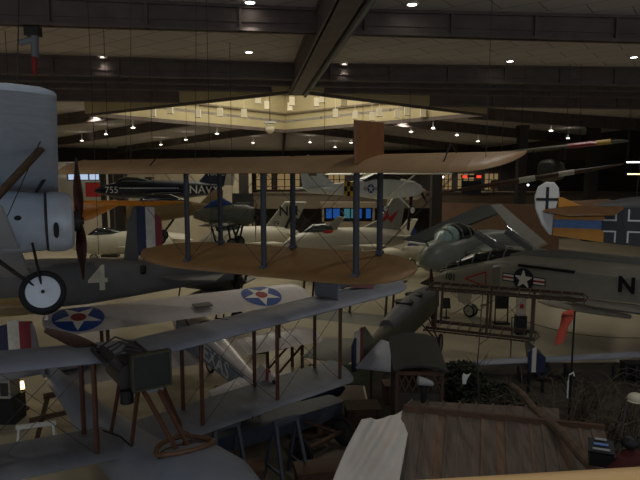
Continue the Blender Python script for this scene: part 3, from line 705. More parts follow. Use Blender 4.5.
mb = MB(); blade(mb, (2.75, 0, zf + .1), (0, .06, 1), (1, 0, 0), 1.2, .11, .05); blade(mb, (2.75, 0, zf + .1), (0, -.06, -1), (1, 0, 0), 1.2, .11, .05); mb.tube((2.6, 0, zf + .1), (2.85, 0, zf + .1), .09); mb.build('propeller', M_('prop_wood'), t)
L = []
for s, ys in ((-1, (.9, 2.6, 4.0)), (1, (.9, 2.6, 4.2))):
    for y in ys:
        for x in (.4, -.5): MB().tube((x - .25, s * y, zl_), (x, s * y, zu_), .03, flat=((0, 1, 0), 1.5)).build('interplane_strut', M_('bare_wood'), t)
    for a, b in zip(ys, ys[1:]): L += [((.15, s * a, zl_), (.4, s * b, zu_)), ((.15, s * b, zl_), (.4, s * a, zu_))]
wires(t, L, .008)
for s in (-1, 1):
    wheel(t, (.9, s * .75, .36), (0, 1, 0), .36, M_('rubber'), M_('olive_fabric')); MB().tube((.9, s * .3, zf - .3), (.9, s * .72, .36), .03).build('gear_leg', M_('bare_wood'), t); MB().tube((-.1, s * .3, zf - .3), (.9, s * .72, .36), .03).build('gear_leg', M_('bare_wood'), t)
MB().tube((-4.9, 0, zf), (-4.9, 0, 0), .04).build('tail_stand', M_('crate_wood'), t)
mb = MB(); panel(mb, [(-4.4, .1, zf + .3), (-5.0, 1.4, zf + .3), (-6.4, 1.5, zf + .15), (-6.5, .1, zf + .15)], .05, (0, 0, 1)); mb.build('elevator', M_('olive_fabric'), t)
mb = MB(); panel(mb, [(-4.4, -.1, zf + .3), (-5.0, -1.4, zf + .3), (-6.4, -1.3, zf + .1), (-6.5, -.1, zf + .1)], .05, (0, 0, 1)); mb.build('elevator', M_('bluegrey_fabric'), t)
mb = MB(); panel(mb, side_outline([(-4.6, zf + .3), (-5.5, zf + .95), (-5.7, zf + .95), (-5.7, zf + .1)]), .05, (0, 1, 0)); mb.build('fin', M_('olive_fabric'), t)
for x0, x1, za, mm in ((-5.7, -5.92, .98, 'stripe_red'), (-5.92, -6.2, .98, 'stripe_cream'), (-6.2, -6.42, .8, 'stripe_blue')):
    mb = MB(); mb.prism(side_outline([(x0, zf - .1), (x0, zf + za), (x1, zf + za - (.14 if x1 < -6.3 else .01)), (x1, zf - .05)], -.03), (0, .06, 0)); mb.build('rudder_stripe', M_(mm), t)
# ================================================================ grey fighter jet with chevron and star
fd = V((-.68, .73, 0)); o0 = P(421, 284, 28); z0 = P(421, 283, 28).z
t = thing('fighter_jet', 'grey jet fighter with star and bars, red chevron and number 101 on its nose', 'airplane', (o0.x, o0.y, 0), fd); FJ = t
# stations go back from the nose (x negative)
js = [(0, z0, .05, .05), (-.7, z0 + .2, .28, .26), (-1.8, z0 + .5, .5, .48), (-3.2, z0 + .78, .64, .72), (-4.4, z0 + 1.0, .72, .88), (-5.6, z0 + 1.24, .95, .84), (-7.5, z0 + 1.4, 1.25, .74), (-11, z0 + 1.45, 1.3, .7), (-15, z0 + 1.4, .9, .65), (-17, z0 + 1.2, .5, .5)]
mb = MB(); mb.loft([ring(x, z, w, h, 2.6) for x, z, w, h in js]); fu = mb.build('fuselage', M_('jet_grey_light'), t)
def jside(x, z):
    for (a, z1, w, h), (b, z2, w2, h2) in zip(js, js[1:]):
        if b <= x <= a:
            k = (x - b) / (a - b); W = w2 + (w - w2) * k; Hh = h2 + (h - h2) * k; zc_ = z2 + (z1 - z2) * k
            q = min(.97, abs((z - zc_) / Hh)); return W * (1 - q ** 2.6) ** (1 / 2.6)
    return .5
def onj(x0, zz, off=.012, sc=1): return lambda a, b, h=0: (x0 - a, jside(x0 - a, zz + b) + off + h, zz + b)
ng = MB(); ng.loft([ring(x, z - .005, w * 1.004 + .004, h * 1.004 + .004, 2.6) for x, z, w, h in js[:2]]); ng.build('radome', M_('black'), t)
# intake ramp and box on the near side
mb = MB(); mb.loft([[V((x, y, z)) for y, z in ((a, zb), (b, zb + .1), (b, zt - .1), (a, zt))] for x, a, b, zb, zt in ((-4.9, .55, 1.0, z0 + .5, z0 + 1.6), (-5.5, .6, 1.32, z0 + .48, z0 + 1.75), (-8.5, .7, 1.42, z0 + .7, z0 + 1.85), (-12, .7, 1.2, z0 + .8, z0 + 1.8))]); ik = mb.build('intake', M_('jet_grey_light'), t)
mb = MB(); mb.loft([[V((x, y, z)) for y, z in ((a, zb), (b, zb + .1), (b, zt - .1), (a, zt))] for x, a, b, zb, zt in ((-4.45, .78, .84, z0 + .45, z0 + 1.5), (-4.9, .84, .98, z0 + .38, z0 + 1.62), (-5.3, .9, 1.2, z0 + .34, z0 + 1.68))]); mb.build('splitter_plate', M_('jet_grey'), t)
fl = lambda x0, y0, z_: (lambda a, b, h=0: (x0 - a, y0 + (-(x0 - a) - 5.2) * .03 + .03 + h, z_ + b))
star_roundel(t, fl(-6.15, 1.32, P(530, 275, 23.6).z), .46, bars=True, dot=False, name='star_and_bars', disc='insignia_navy')
text(t, '101', onj(-2.1, z0 + .66, .05), .46, M_('black'), name='nose_number', bold=.012)
text(t, 'N', fl(-10.1, 1.4, z0 + 1.5), .78, M_('black'), bold=.03)
mb = MB()
for a, b in (((-2.95, z0 + .7), (-4.05, z0 + 1.15)), ((-2.95, z0 + .7), (-4.05, z0 + .5)), ((-4.05, z0 + .5), (-4.05, z0 + 1.15))):
    nseg = 8; pa = V((a[0], 0, a[1])); pb = V((b[0], 0, b[1])); d_ = (pb - pa).normalized(); u = V((-d_.z, 0, d_.x)) * .035; rings = []
    for i in range(nseg + 1):
        p = pa + (pb - pa) * i / nseg; rings.append([V((p.x + s * u.x, max(jside(p.x + s * u.x, p.z + s * u.z), 0) + .02, p.z + s * u.z)) for s in (-1, 1)])
    mb.loft(rings, cap=False, closed=False)
mb.build('chevron', M_('red_paint'), t)
MB().loft([ring(x, z, w, h, 2) for x, z, w, h in ((-1.2, z0 + .78, .12, .1), (-2.0, z0 + 1.05, .36, .34), (-3.2, z0 + 1.45, .46, .46), (-4.6, z0 + 1.78, .46, .4), (-5.8, z0 + 1.95, .3, .2))]).build('canopy', M_('glass_dark'), t)
for x, zz, r in ((-1.7, .97, .32), (-2.4, 1.2, .41), (-3.2, 1.46, .475), (-4.0, 1.65, .48), (-4.7, 1.8, .45)):
    MB().path([(x - .05 * math.sin(q), r * 1.0 * math.cos(q), z0 + zz + r * math.sin(q)) for q in [PI * i / 12 for i in range(13)]], .03).build('canopy_frame', M_('jet_grey'), t)
MB().path([(-1.2, .14, z0 + .8), (-2.1, .4, z0 + 1.02), (-3.2, .5, z0 + 1.36), (-4.8, .5, z0 + 1.72)], .035).build('canopy_sill', M_('jet_grey_light'), t)
MB().loft([ring(x, z, w, h, 2.2) for x, z, w, h in ((-5.0, z0 + 1.9, .4, .2), (-7, z0 + 2.1, .5, .28), (-10, z0 + 2.1, .45, .26), (-14, z0 + 1.9, .3, .2))]).build('spine', M_('jet_grey'), t)
mb = MB(); mb.bar((-5.9, 1.35, z0 + 1.74), (-8.2, 1.4, z0 + 1.74), .14, .1); mb.build('dark_slot', M_('black'), t)
mb = MB(); panel(mb, [(-6.8, 1.2, z0 + .62), (-9.4, 2.5, z0 + .78), (-13.4, 2.5, z0 + .84), (-13, 1.0, z0 + .8)], .14, (0, 0, 1)); mb.build('left_wing', M_('jet_grey_light'), t)
mb = MB(); panel(mb, [(-6.8, -1.2, z0 + .62), (-9.4, -2.5, z0 + .78), (-13.4, -2.5, z0 + .84), (-13, -1.0, z0 + .8)], .14, (0, 0, 1)); mb.build('right_wing', M_('jet_grey_light'), t)
wheel(t, (-2.9, .14, .3), (0, 1, 0), .3, M_('rubber'), M_('jet_white'), 'nose_wheel'); wheel(t, (-2.9, -.14, .3), (0, 1, 0), .3, M_('rubber'), M_('jet_white'), 'nose_wheel')
MB().tube((-2.9, 0, .3), (-2.75, 0, z0 + .2), .09).build('nose_leg', M_('white_paint'), t)
mb = MB(); panel(mb, [(-2.3, .3, z0 + .1), (-3.2, .35, z0 + .1), (-3.1, .35, z0 - .6), (-2.4, .3, z0 - .5)], .04, (0, 1, 0)); mb.build('gear_door', M_('jet_white'), t)
for y in (1.9, -1.9):
    wheel(t, (-11.4, y, .42), (0, 1, 0), .42, M_('rubber'), M_('jet_white'), 'main_wheel'); MB().tube((-11.4, y, .42), (-11.2, y, z0 + .4), .1).build('main_leg', M_('white_paint'), t)
mb = MB(); mb.loft([ring(x, z0 + .42, r, r, y=1.6) for x, r in ((-6.9, .02), (-7.3, .12), (-7.8, .14), (-9, .14), (-10.3, .08))]); mi = mb.build('drop_tank', M_('jet_white'), t)
mb = MB(); panel(mb, [(-9.0, 1.6, z0 + .45), (-9.8, 1.6, z0 + .75), (-10.1, 1.6, z0 + .75), (-9.9, 1.6, z0 + .35)], .05, (0, 1, 0)); mb.build('tank_fin', M_('jet_white'), mi)
mb = MB(); panel(mb, side_outline([(-13, z0 + 1.8), (-16.5, z0 + 3.6), (-18, z0 + 3.6), (-17.4, z0 + 1.3)]), .16, (0, 1, 0)); mb.build('tail_fin', M_('jet_grey'), t)
# ================================================================ big-nosed attack jet with folded wings
fa = V((-.74, -.67, 0)).normalized(); o1 = P(434, 259, 33)
t = thing('attack_jet', 'grey attack jet with bulbous nose, glazed canopy and folded wings', 'airplane', (o1.x, o1.y, 0), fa); AJ = t
zc_ = o1.z + .1
js2 = [(1.15, zc_ - .15, .08, .08), (.95, zc_ - .12, .42, .42), (.5, zc_ - .05, .75, .76), (-.3, zc_ + .05, 1.0, 1.0), (-1.6, zc_ + .15, 1.12, 1.12), (-3.2, zc_ + .2, 1.1, 1.15), (-6, zc_ + .25, 1.0, 1.05), (-9, zc_ + .3, .7, .75), (-12, zc_ + .4, .3, .35)]
MB().loft([ring(x, z, w, h) for x, z, w, h in js2], ).build('fuselage', M_('intruder_grey'), t)
MB().loft([ring(x, z, w, h) for x, z, w, h in ((-.2, zc_ + .8, .15, .1), (-.8, zc_ + 1.1, .62, .42), (-1.7, zc_ + 1.25, .8, .66), (-2.6, zc_ + 1.25, .78, .64), (-3.6, zc_ + 1.2, .5, .38), (-4.4, zc_ + 1.1, .2, .2))]).build('canopy', M_('glass_dark'), t)
for x, r, zz in ((-.9, .68, 1.08), (-1.7, .84, 1.18), (-2.6, .82, 1.18), (-3.3, .66, 1.15)):
    MB().path([(x, r * math.cos(q), zc_ + zz + r * .84 * math.sin(q)) for q in [PI * i / 14 for i in range(15)]], .05).build('canopy_frame', M_('intruder_grey'), t)
MB().path([(-.2, 0, zc_ + .92), (-.9, 0, zc_ + 1.55), (-1.7, 0, zc_ + 1.92), (-2.6, 0, zc_ + 1.92)], .045).build('canopy_frame', M_('intruder_grey'), t)
MB().loft([ring(x, z, w * 1.01 + .005, h * 1.01 + .005) for x, z, w, h in ((-.18, zc_ + .8, .15, .1), (-.8, zc_ + 1.1, .62, .42), (-1.45, zc_ + 1.215, .75, .59))]).build('windscreen', mat('windscreen_glare', S(150, 176, 172), .12, var=.25, scale=4), t)  # bright glare on the windscreen is put into its pale colour
for s in (-1, 1):
    MB().loft([ring(x, zc_ - .25, w, h, 2.6, y=s * 1.25) for x, w, h in ((-1.6, .42, .52), (-2.2, .5, .62), (-5, .5, .6), (-8, .3, .35))]).build('intake_trunk', M_('intruder_grey'), t)
    MB().lathe((-1.58, s * 1.25, zc_ - .25), (1, 0, 0), [(-.1, .36), (.0, .36), (.01, .001)], 20).build('intake_mouth', M_('black'), t)
mb = MB(); wing(mb, -4.2, 4.2, -2.6, -6.2, zc_ + .3, .28, .1, .1); mb.build('inner_wing', M_('intruder_grey'), t)
MB().path([(.6, 0, zc_ + .7), (.9, 0, zc_ + 1.05), (1.3, 0, zc_ + 1.15)], .06).build('refuelling_probe', M_('intruder_dark'), t)
wheel(t, (-.6, .18, .3), (0, 1, 0), .3, M_('rubber'), M_('jet_white'), 'nose_wheel'); MB().tube((-.6, 0, .3), (-.8, 0, zc_ - .6), .1).build('nose_leg', M_('white_paint'), t)
for y in (1.7, -1.7): wheel(t, (-5, y, .45), (0, 1, 0), .45, M_('rubber'), M_('jet_white'), 'main_wheel'); MB().tube((-5, y, .45), (-4.8, y, zc_ - .2), .12).build('main_leg', M_('white_paint'), t)
def slab(root, a, b, c, d, th, m, name):
    q = [loc(root, p) for p in (a, b, c, d)]; n = (q[1] - q[0]).cross(q[3] - q[0]); mb = MB(); panel(mb, q, th, n); return mb.build(name, m, root)
slab(t, P(402, 240, 35.5), P(486, 204, 36.5), P(506, 211, 36.2), P(424, 243, 35), .2, M_('intruder_dark'), 'folded_right_wing')
rw = slab(t, P(490, 205, 33.5), P(501, 204, 33.4), P(548, 244, 32), P(530, 252, 32), .2, M_('jet_grey_light'), 'folded_left_wing')
for (x, y), (x2, y2) in (((476, 234), (505, 252)), ((506, 231), (532, 250))):
    a, b = loc(t, P(x, y, 32.2)), loc(t, P(x2, y2, 31.6)); w_ = MB().bar(a, b, .75, .3).build('wing_fold_joint', M_('intruder_dark'), t)
    MB().tube(a + V((0, 0, .2)), b + V((0, 0, .2)), .12).build('fold_actuator', M_('chrome'), w_)
# ================================================================ orange fighter tail with crosses
an = math.radians(12)
t = thing('orange_biplane', 'orange fabric fighter with blue stripe, dark crosses and white rudder hanging at right', 'airplane', P(553, 224, 15), (math.cos(an), -math.sin(an), 0)); OF = t
hz_ = [(0, .36, .30, .05), (1.4, .44, .46, .3), (2.6, .5, .56, .42), (4.5, .5, .62, .48)]
def rc4(x, zt, zb, w): return [V((x, w, -zb)), V((x, -w, -zb)), V((x, -w, zt)), V((x, w, zt))]
MB().loft([rc4(x, zt, zb, w) for x, zt, zb, w in hz_]).build('fuselage', M_('orange_fabric'), t)
def fy(x): return -(.05 + (.25 / 1.4) * x if x < 1.4 else .3 + .1 * (x - 1.4)) - .008
def fzb(x): return -(.30 + (.16 / 1.4) * x if x < 1.4 else .46 + .083 * (x - 1.4))
def fzt(x): return .36 + (.08 / 1.4) * x if x < 1.4 else .44 + .05 * (x - 1.4)
def strip(x0, x1, za, zb, m, name, o=0):
    mb = MB(); n = max(1, int((x1 - x0) / .2)); mb.loft([[V((x, fy(x) - o, za(x) if callable(za) else za)), V((x, fy(x) - o, zb(x) if callable(zb) else zb))] for x in sorted(set([x0 + (x1 - x0) * i / n for i in range(n + 1)] + ([1.4] if x0 < 1.4 < x1 else [])))], cap=False, closed=False); return mb.build(name, m, t)
strip(0, 1.2, -.09, .13, M_('fokker_blue'), 'blue_stripe')
strip(1.2, 4.5, fzb, fzt, M_('fokker_dark'), 'dark_panel', .004)
xc, zc4 = 1.6, -.0
for nm, sz, m_, o in (('cross_outline', 1, M_('bone_white'), .012), ('cross_bar', 0, M_('fokker_dark'), .02)):
    h_ = .165 if sz else .125; L_ = .43 if sz else .46
    q = [(-h_, -L_), (h_, -L_), (h_, -h_), (L_, -h_), (L_, h_), (h_, h_), (h_, L_), (-h_, L_), (-h_, h_), (-L_, h_), (-L_, -h_), (-h_, -h_)]
    mb = MB()
    for r4 in ((-h_, -L_, h_, L_), (-L_, -h_, -h_, h_), (h_, -h_, L_, h_)):
        mb.poly([(xc + a, fy(xc + a) - o, zc4 + b) for a, b in ((r4[0], r4[1]), (r4[2], r4[1]), (r4[2], r4[3]), (r4[0], r4[3]))])
    mb.build(nm, m_, t)
strip(2.08, 4.5, -.1, .14, M_('orange_fabric'), 'orange_stripe', .016)
ru = MB(); q = [(-.02, -.3), (-.1, -.28), (-.3, -.02), (-.47, .4), (-.5, .75), (-.42, 1.0), (-.22, 1.13), (-.02, 1.12), (.1, .98), (.13, .78), (.05, .42), (.0, .2)]
panel(ru, side_outline(q), .06, (0, 1, 0)); r_ = ru.build('rudder', M_('bone_white'), t)
mb = MB(); mb.box((-.18, -.035, .66), (.075, .012, .66)); mb.box((-.18, -.035, .66), (.56, .014, .075)); mb.build('rudder_cross', M_('black'), r_)
mb = MB(); panel(mb, [(-.3, -.1, .34), (.2, -.6, .26), (1.3, -.75, .3), (1.75, -.2, .5), (1.5, .5, .64), (.2, .5, .56)], .08, (0, 0, 1)); tp = mb.build('tailplane', M_('fokker_brown'), t)
mb = MB(); panel(mb, [(.1, 0, .45), (.7, 0, .5), (.2, 0, .72), (.1, 0, .72)], .05, (0, 1, 0)); mb.build('fin', M_('orange_fabric'), t)
MB().loft([ring(x, z, w, h, 2) for x, z, w, h in ((1.0, .44, .1, .1), (1.7, .5, .34, .2), (3, .58, .46, .3), (4.5, .6, .5, .3))]).build('top_decking', M_('fokker_grey'), t)
w = FR[t.name] @ V((2, 0, .6)); wires(t, [((2, 0, .6), loc(t, (w.x + .2, w.y, ZB))), ((3.6, 0, .6), loc(t, (w.x + 2, w.y, ZB)))], .008, name='hanging_cable')
# ================================================================ long spear-like propeller blade and upper wing hanging at right
a, b = P(440, 193, 24), P(624, 164, 22)
t = thing('striped_rotor_blade', 'long hanging wooden rotor blade with pale bands below the olive wing', 'rotor blade', (a + b) / 2, (b - a)); L_ = (b - a).length / 2
def rblade(x0, x1, m, name, e=0):
    f = lambda x: .05 + .2 * math.sin(PI * (x + L_) / (2 * L_)) ** .7
    n = 10; return MB().loft([[V((x, (f(x) + e) * math.cos(q), (.45 * f(x) + e) * math.sin(q))) for q in [2 * PI * i / 14 for i in range(14)]] for x in [x0 + (x1 - x0) * k / n for k in range(n + 1)]]).build(name, m, t)
rblade(-L_, L_, M_('dark_wood'), 'blade')
ff = lambda px: ((px - 440) / 184.0 * 2 - 1) * L_
for x0, x1 in ((523, 539), (562, 577)): rblade(ff(x0), ff(x1), M_('lettering_cream'), 'pale_band', .012)
wires(t, [((-L_ * .3, 0, .2), loc(t, V(((a + b) / 2 + V((-1, 0, 4.6)))))), ((L_ * .4, 0, .2), loc(t, V(((a + b) / 2 + V((1.5, 0, 4.6))))))], .01, name='hanging_cable')
a, b = P(480, 157, 26), P(628, 141, 23); w_ = (b - a); 
t = thing('olive_monoplane_wing', 'thin olive wing with red and yellow tip hanging at upper right', 'airplane', (a + b) / 2, V((w_.y, -w_.x, 0)), w_); L_ = w_.length / 2
mb = MB(); wing(mb, -L_, L_, .7, -.8, 0, .13, .2, 1.2, rake=1); uw = mb.build('wing', M_('olive_fabric'), t)
for y0, y1, mm in ((L_ * .28, L_ * .62, 'red_paint'), (L_ * .62, L_ * .8, 'yellow_paint')):
    mb = MB(); wing(mb, y0, y1, .72, -.82, -.012, .16, .0, .0); mb.build('tip_band', M_(mm), uw)
MB().loft([ring(x, -.9, w, h, 3) for x, w, h in ((1.5, .3, .3), (.6, .42, .5), (-2, .35, .42), (-4.6, .08, .15))]).build('fuselage', M_('olive_dark'), t)
for y in (-.3, .3):
    for x in (.4, -.4): MB().tube((x, y * 1.2, -.5), (x, y * 2, .02), .03).build('cabane_strut', M_('black'), t)
wires(t, [((0, 1.2, .1), loc(t, (a + b) / 2 + V((1.2, 0, ZB - (a.z + b.z) / 2)))), ((0, -1.2, .1), loc(t, (a + b) / 2 + V((-1.2, 0, ZB - (a.z + b.z) / 2))))], .01, name='hanging_cable')
# ================================================================ aircraft in the middle distance
def small_jet(name, label, px, py, d, fwd, L, r, body, fin=None, fin_m=None, on_floor=True, nose=None, wing_m=None, wz=-.2):
    o = P(px, py, d); base = (o.x, o.y, 0 if on_floor else o.z); t = thing(name, label, 'airplane', base, fwd); zc = o.z if on_floor else 0
    st = [(L * .5, zc - r * .1, r * .12, r * .12), (L * .44, zc, r * .5, r * .5), (L * .3, zc, r * .85, r * .9), (L * .05, zc + .05, r, r), (-L * .25, zc + .05, r * .95, r * .95), (-L * .5, zc + .1, r * .55, r * .55)]
    MB().loft([ring(x, z, w, h) for x, z, w, h in st]).build('fuselage', body, t)
    if nose: MB().loft([ring(x, z, w * 1.02, h * 1.02) for x, z, w, h in st[:2]]).build('nose_cone', nose, t)
    MB().loft([ring(x, z, w, h) for x, z, w, h in ((L * .34, zc + r * .75, .1, .1), (L * .27, zc + r * 1.0, r * .45, r * .4), (L * .16, zc + r * 1.0, r * .5, r * .42), (L * .04, zc + r * .85, .1, .1))]).build('canopy', M_('glass_dark'), t)
    for s in (-1, 1):
        mb = MB(); panel(mb, [(L * .12, s * r * .9, zc + wz), (-L * .12, s * (r + L * .17), zc + wz), (-L * .24, s * (r + L * .17), zc + wz), (-L * .2, s * r * .9, zc + wz)], .12, (0, 0, 1)); mb.build('wing', wing_m or body, t)
        mb = MB(); panel(mb, [(-L * .34, s * r * .5, zc + .3), (-L * .47, s * (r + L * .1), zc + .3), (-L * .53, s * (r + L * .1), zc + .3), (-L * .48, s * r * .4, zc + .3)], .08, (0, 0, 1)); mb.build('tailplane', wing_m or body, t)
    if fin:
        mb = MB(); panel(mb, side_outline([(a, zc + b) for a, b in fin]), .16, (0, 1, 0)); mb.build('tail_fin', fin_m or body, t)
    if on_floor:
        for x, y in ((L * .3, 0), (-L * .08, r + .5), (-L * .08, -r - .5)):
            wheel(t, (x, y, .32), (0, 1, 0), .32, M_('rubber'), M_('jet_white')); MB().tube((x, y, .32), (x, y * .9, zc + (-.6 * r if y == 0 else wz)), .07).build('gear_leg', M_('white_paint'), t)
    return t, zc
def hang(t, pts, r=.012):
    wires(t, [(p, loc(t, V(((FR[t.name] @ V(p)).x, (FR[t.name] @ V(p)).y + .05, ZC)))) for p in pts], r, name='hanging_cable')
flat = lambda x0, y0, z0, sx=1: (lambda a, b: (x0 + sx * a, y0, z0 + b))
# dark blue navy jet hung at left
t, z = small_jet('navy_blue_jet', 'dark blue hanging jet with white lettering on its side and tail, above the yellow wing', 158, 190, 38, (-1, -.05, 0), 8.4, .62, M_('navy_paint'),
    [(-2.6, .4), (-3.9, 1.9), (-4.8, 1.9), (-4.4, .2)], None, False)
text(t, 'NAVY', flat(-3.2, .72, .02, -1), .75, M_('white_paint'), bold=.01)
text(t, 'NATC', flat(-3.95, .12, 1.1, -1), .42, M_('white_paint'))
text(t, '755', flat(2.9, .6, .0, -1), .6, M_('white_paint'), name='nose_number')
mb = MB(); panel(mb, side_outline([(-4.42, .3), (-4.82, 1.9), (-5.3, 1.9), (-5.1, .3)]), .15, (0, 1, 0)); mb.build('rudder', M_('jet_white'), t)
mb = MB().bar((2.4, .63, .14), (-1.5, .66, .14), .03, .05); mb.build('side_stripe', M_('white_paint'), t)
hang(t, [(2, 0, .6), (-2, 0, .6)])
# yellow wing
o = P(62, 203, 22); t = thing('yellow_monoplane', 'bright yellow wing hanging behind the propeller of the silver biplane', 'airplane', o, (-.12, -.99, 0))
mb = MB(); wing(mb, -5.0, 4.7, .75, -.75, 0, .13, .3, .9, rake=1)
for v in mb.v: v.z -= v.x * .04
mb.build('wing', M_('yellow_fabric'), t)
MB().loft([ring(1.6, -.5, .3, .3), ring(.8, -.5, .45, .5), ring(-2, -.4, .35, .4), ring(-4.5, -.2, .06, .15)]).build('fuselage', M_('yellow_fabric'), t)
for x in (.4, -.4):
    for s in (-1, 1): MB().tube((x, s * .35, -.2), (x, s * .5, .03), .03).build('cabane_strut', M_('black'), t)
mb = MB(); polar(mb, lambda q: .42, lambda a, b: (.0 + a, 3.6 + b, .135 - a * .04), 3, 24); mb.k = 1; polar(mb, star_r(.4), lambda a, b: (a, 3.6 + b, .141 - a * .04), 4, 50); mb.build('star_roundel', [M_('insignia_blue'), M_('insignia_white')], t)
hang(t, [(0, -2, .1), (0, 2, .1)])
# khaki bodied aircraft with legs
o = P(165, 211, 27); t = thing('khaki_aircraft', 'khaki aircraft body with dark legs hanging below the dark blue jet', 'airplane', o, (-1, -.2, 0))
MB().loft([ring(x, zz, w, h, 3) for x, zz, w, h in ((1.75, 0, .25, .3), (1.3, 0, .42, .5), (0, .05, .45, .52), (-1.2, .1, .3, .36), (-2.6, .15, .06, .12))]).build('fuselage', M_('khaki_body'), t)
MB().loft([ring(x, zz, w, h, 2) for x, zz, w, h in ((1.1, .5, .1, .1), (.6, .62, .3, .24), (-.3, .6, .3, .2), (-1, .4, .1, .1))]).build('canopy', M_('glass_dark'), t)
for s in (-1, 1):
    MB().tube((1.0, s * .35, -.4), (.2, s * .8, -1.2), .05).build('gear_leg', M_('black'), t); MB().tube((-.4, s * .3, -.4), (.2, s * .8, -1.2), .05).build('gear_leg', M_('black'), t); wheel(t, (.2, s * .85, -1.25), (0, 1, 0), .28, M_('rubber'), M_('greygreen'))
mb = MB(); panel(mb, side_outline([(-1.6, .3), (-2.3, 1.0), (-2.8, 1.0), (-2.7, .1)]), .06, (0, 1, 0)); mb.build('fin', M_('khaki_body'), t)
mb = MB(); blade(mb, (1.85, 0, 0), (0, .3, 1), (1, 0, 0), .9, .09); blade(mb, (1.85, 0, 0), (0, -.3, -1), (1, 0, 0), .9, .09); mb.tube((1.7, 0, 0), (1.95, 0, 0), .09); mb.build('propeller', M_('dark_wood'), t)
hang(t, [(.5, 0, .5)])
# olive trainer
o = P(228, 215, 24); t = thing('olive_trainer', 'olive drab fuselage with wheels and a thin propeller between the tan wing struts', 'airplane', o, (1, -.12, 0))
MB().loft([ring(x, zz, w, h, 2.6) for x, zz, w, h in ((1.15, 0, .3, .32), (.8, 0, .42, .44), (0, .0, .42, .46), (-.9, .0, .3, .34), (-1.5, .0, .1, .16))]).build('fuselage', M_('olive_fabric'), t)
MB().loft([ring(x, zz, w, h, 2) for x, zz, w, h in ((.2, .4, .1, .1), (-.2, .52, .3, .22), (-.7, .45, .22, .16), (-1.1, .2, .1, .1))]).build('canopy', M_('blue_cloth'), t)
mb = MB(); blade(mb, (1.22, 0, -.1), (0, .1, 1), (1, 0, 0), .62, .06); blade(mb, (1.22, 0, -.1), (0, -.1, -1), (1, 0, 0), 1.05, .07); mb.tube((1.1, 0, -.1), (1.3, 0, -.1), .08); mb.build('propeller', M_('prop_wood'), t)
for s in (-1, 1):
    for a, b in ((.6, .35), (.05, .25), (-.7, -.4)): MB().tube((a, s * .25, -.35), (b, s * .5, -1.15), .045).build('gear_leg', M_('black'), t)
    wheel(t, (.32, s * .55, -1.2), (0, 1, 0), .26, M_('rubber'), M_('greygreen'))
mb = MB(); wing(mb, -2.4, 2.4, .5, -.6, -.3, .09, .3, .3); mb.build('lower_wing', M_('olive_fabric'), t)
hang(t, [(.2, 0, .4)])
# white liaison aircraft
nb = V((.8, .6, 0)); o = P(372, 191, 33)
t = thing('white_liaison_plane', 'white high-wing liaison plane with checkered yellow band hanging before the gallery', 'airplane', o, nb); LP = t
lz = [(4.0, .05, .25, .28), (3.3, .1, .45, .48), (1.8, .15, .55, .62), (.4, .2, .52, .7), (-1.2, .16, .36, .45), (-4.6, .12, .08, .18)]
MB().loft([ring(x, zz, w, h, 2.8) for x, zz, w, h in lz]).build('fuselage', M_('white_paint'), t)
MB().loft([ring(x, zz, w, h, 3) for x, zz, w, h in ((1.9, .7, .45, .1), (1.3, .82, .52, .2), (-.2, .84, .52, .2), (-.9, .6, .4, .1))]).build('cabin_glazing', M_('glass_dark'), t)
mb = MB(); wing(mb, -4.8, 4.8, 1.6, -.1, .98, .16, .25, .25); mb.build('wing', M_('white_paint'), t)
for s in (-1, 1):
    MB().tube((.9, s * .5, -.3), (.9, s * 2.6, .98), .05).build('wing_strut', M_('white_paint'), t)
    MB().tube((1.8, s * .4, -.35), (2.2, s * 1.1, -1.1), .05).build('gear_leg', M_('white_paint'), t); wheel(t, (2.2, s * 1.15, -1.15), (0, 1, 0), .25, M_('rubber'), M_('white_paint'))
    mb = MB(); panel(mb, [(-3.4, s * .1, .2), (-3.9, s * 1.55, .2), (-4.7, s * 1.55, .2), (-4.7, s * .1, .2)], .08, (0, 0, 1)); mb.build('tailplane', M_('white_paint'), t)
mb = MB(); panel(mb, side_outline([(-2.6, .35), (-3.6, .9), (-4.1, 1.75), (-4.6, 2.0), (-5.0, 1.85), (-5.15, 1.2), (-4.95, .2), (-4.6, .0)]), .1, (0, 1, 0)); mb.build('fin', M_('white_paint'), t)
mb = MB(); mb.box((-4.35, -.07, 1.05), (.5, .03, .35)); mb.build('fin_badge', M_('khaki_body'), t)
text(t, '703', flat(-4.45, -.07, 1.5), .34, M_('fokker_blue'), name='fin_number')
mb = MB()
for i in range(5):
    for j in range(3):
        mb.k = (i + j) % 2; x0 = -1.35 - i * .2; w0 = .37; mb.poly([(x0, -w0 + (i * .017) - .01, -.25 + j * .27), (x0 - .2, -w0 + (i * .017) + .006, -.25 + j * .27), (x0 - .2, -w0 + (i * .017) + .006, .02 + j * .27), (x0, -w0 + (i * .017) - .01, .02 + j * .27)])
mb.build('check_band', [M_('yellow_paint'), M_('black')], t)
star_roundel(t, lambda x, y, h=0: (-.55 + x, -.5 - h, .15 + y), .26, dot=False, bars=True, name='star_and_bars')
mb = MB(); blade(mb, (4.05, 0, .05), (0, .6, .8), (1, 0, 0), 1.0, .08); blade(mb, (4.05, 0, .05), (0, -.6, -.8), (1, 0, 0), 1.0, .08); mb.tube((3.9, 0, .05), (4.15, 0, .05), .1); mb.build('propeller', M_('black'), t)
hang(t, [(1, -2, 1.1), (1, 2, 1.1), (-3.5, 0, .3)])
# red and white aerobatic plane further back
t, z = small_jet('red_white_plane', 'red and white hanging plane behind the white high-wing plane', 402, 193, 44, (.75, .66, 0), 6, .6, M_('jet_white'), [(-1.6, .3), (-2.6, 1.9), (-3.3, 1.9), (-3.1, .2)], M_('red_paint'), False, M_('red_paint'), M_('red_paint'), .1)
MB().tube((.2, -.75, -.9), (.1, -.7, .2), .16, .05).build('red_arrow', M_('red_paint'), t); hang(t, [(0, 0, .6)])
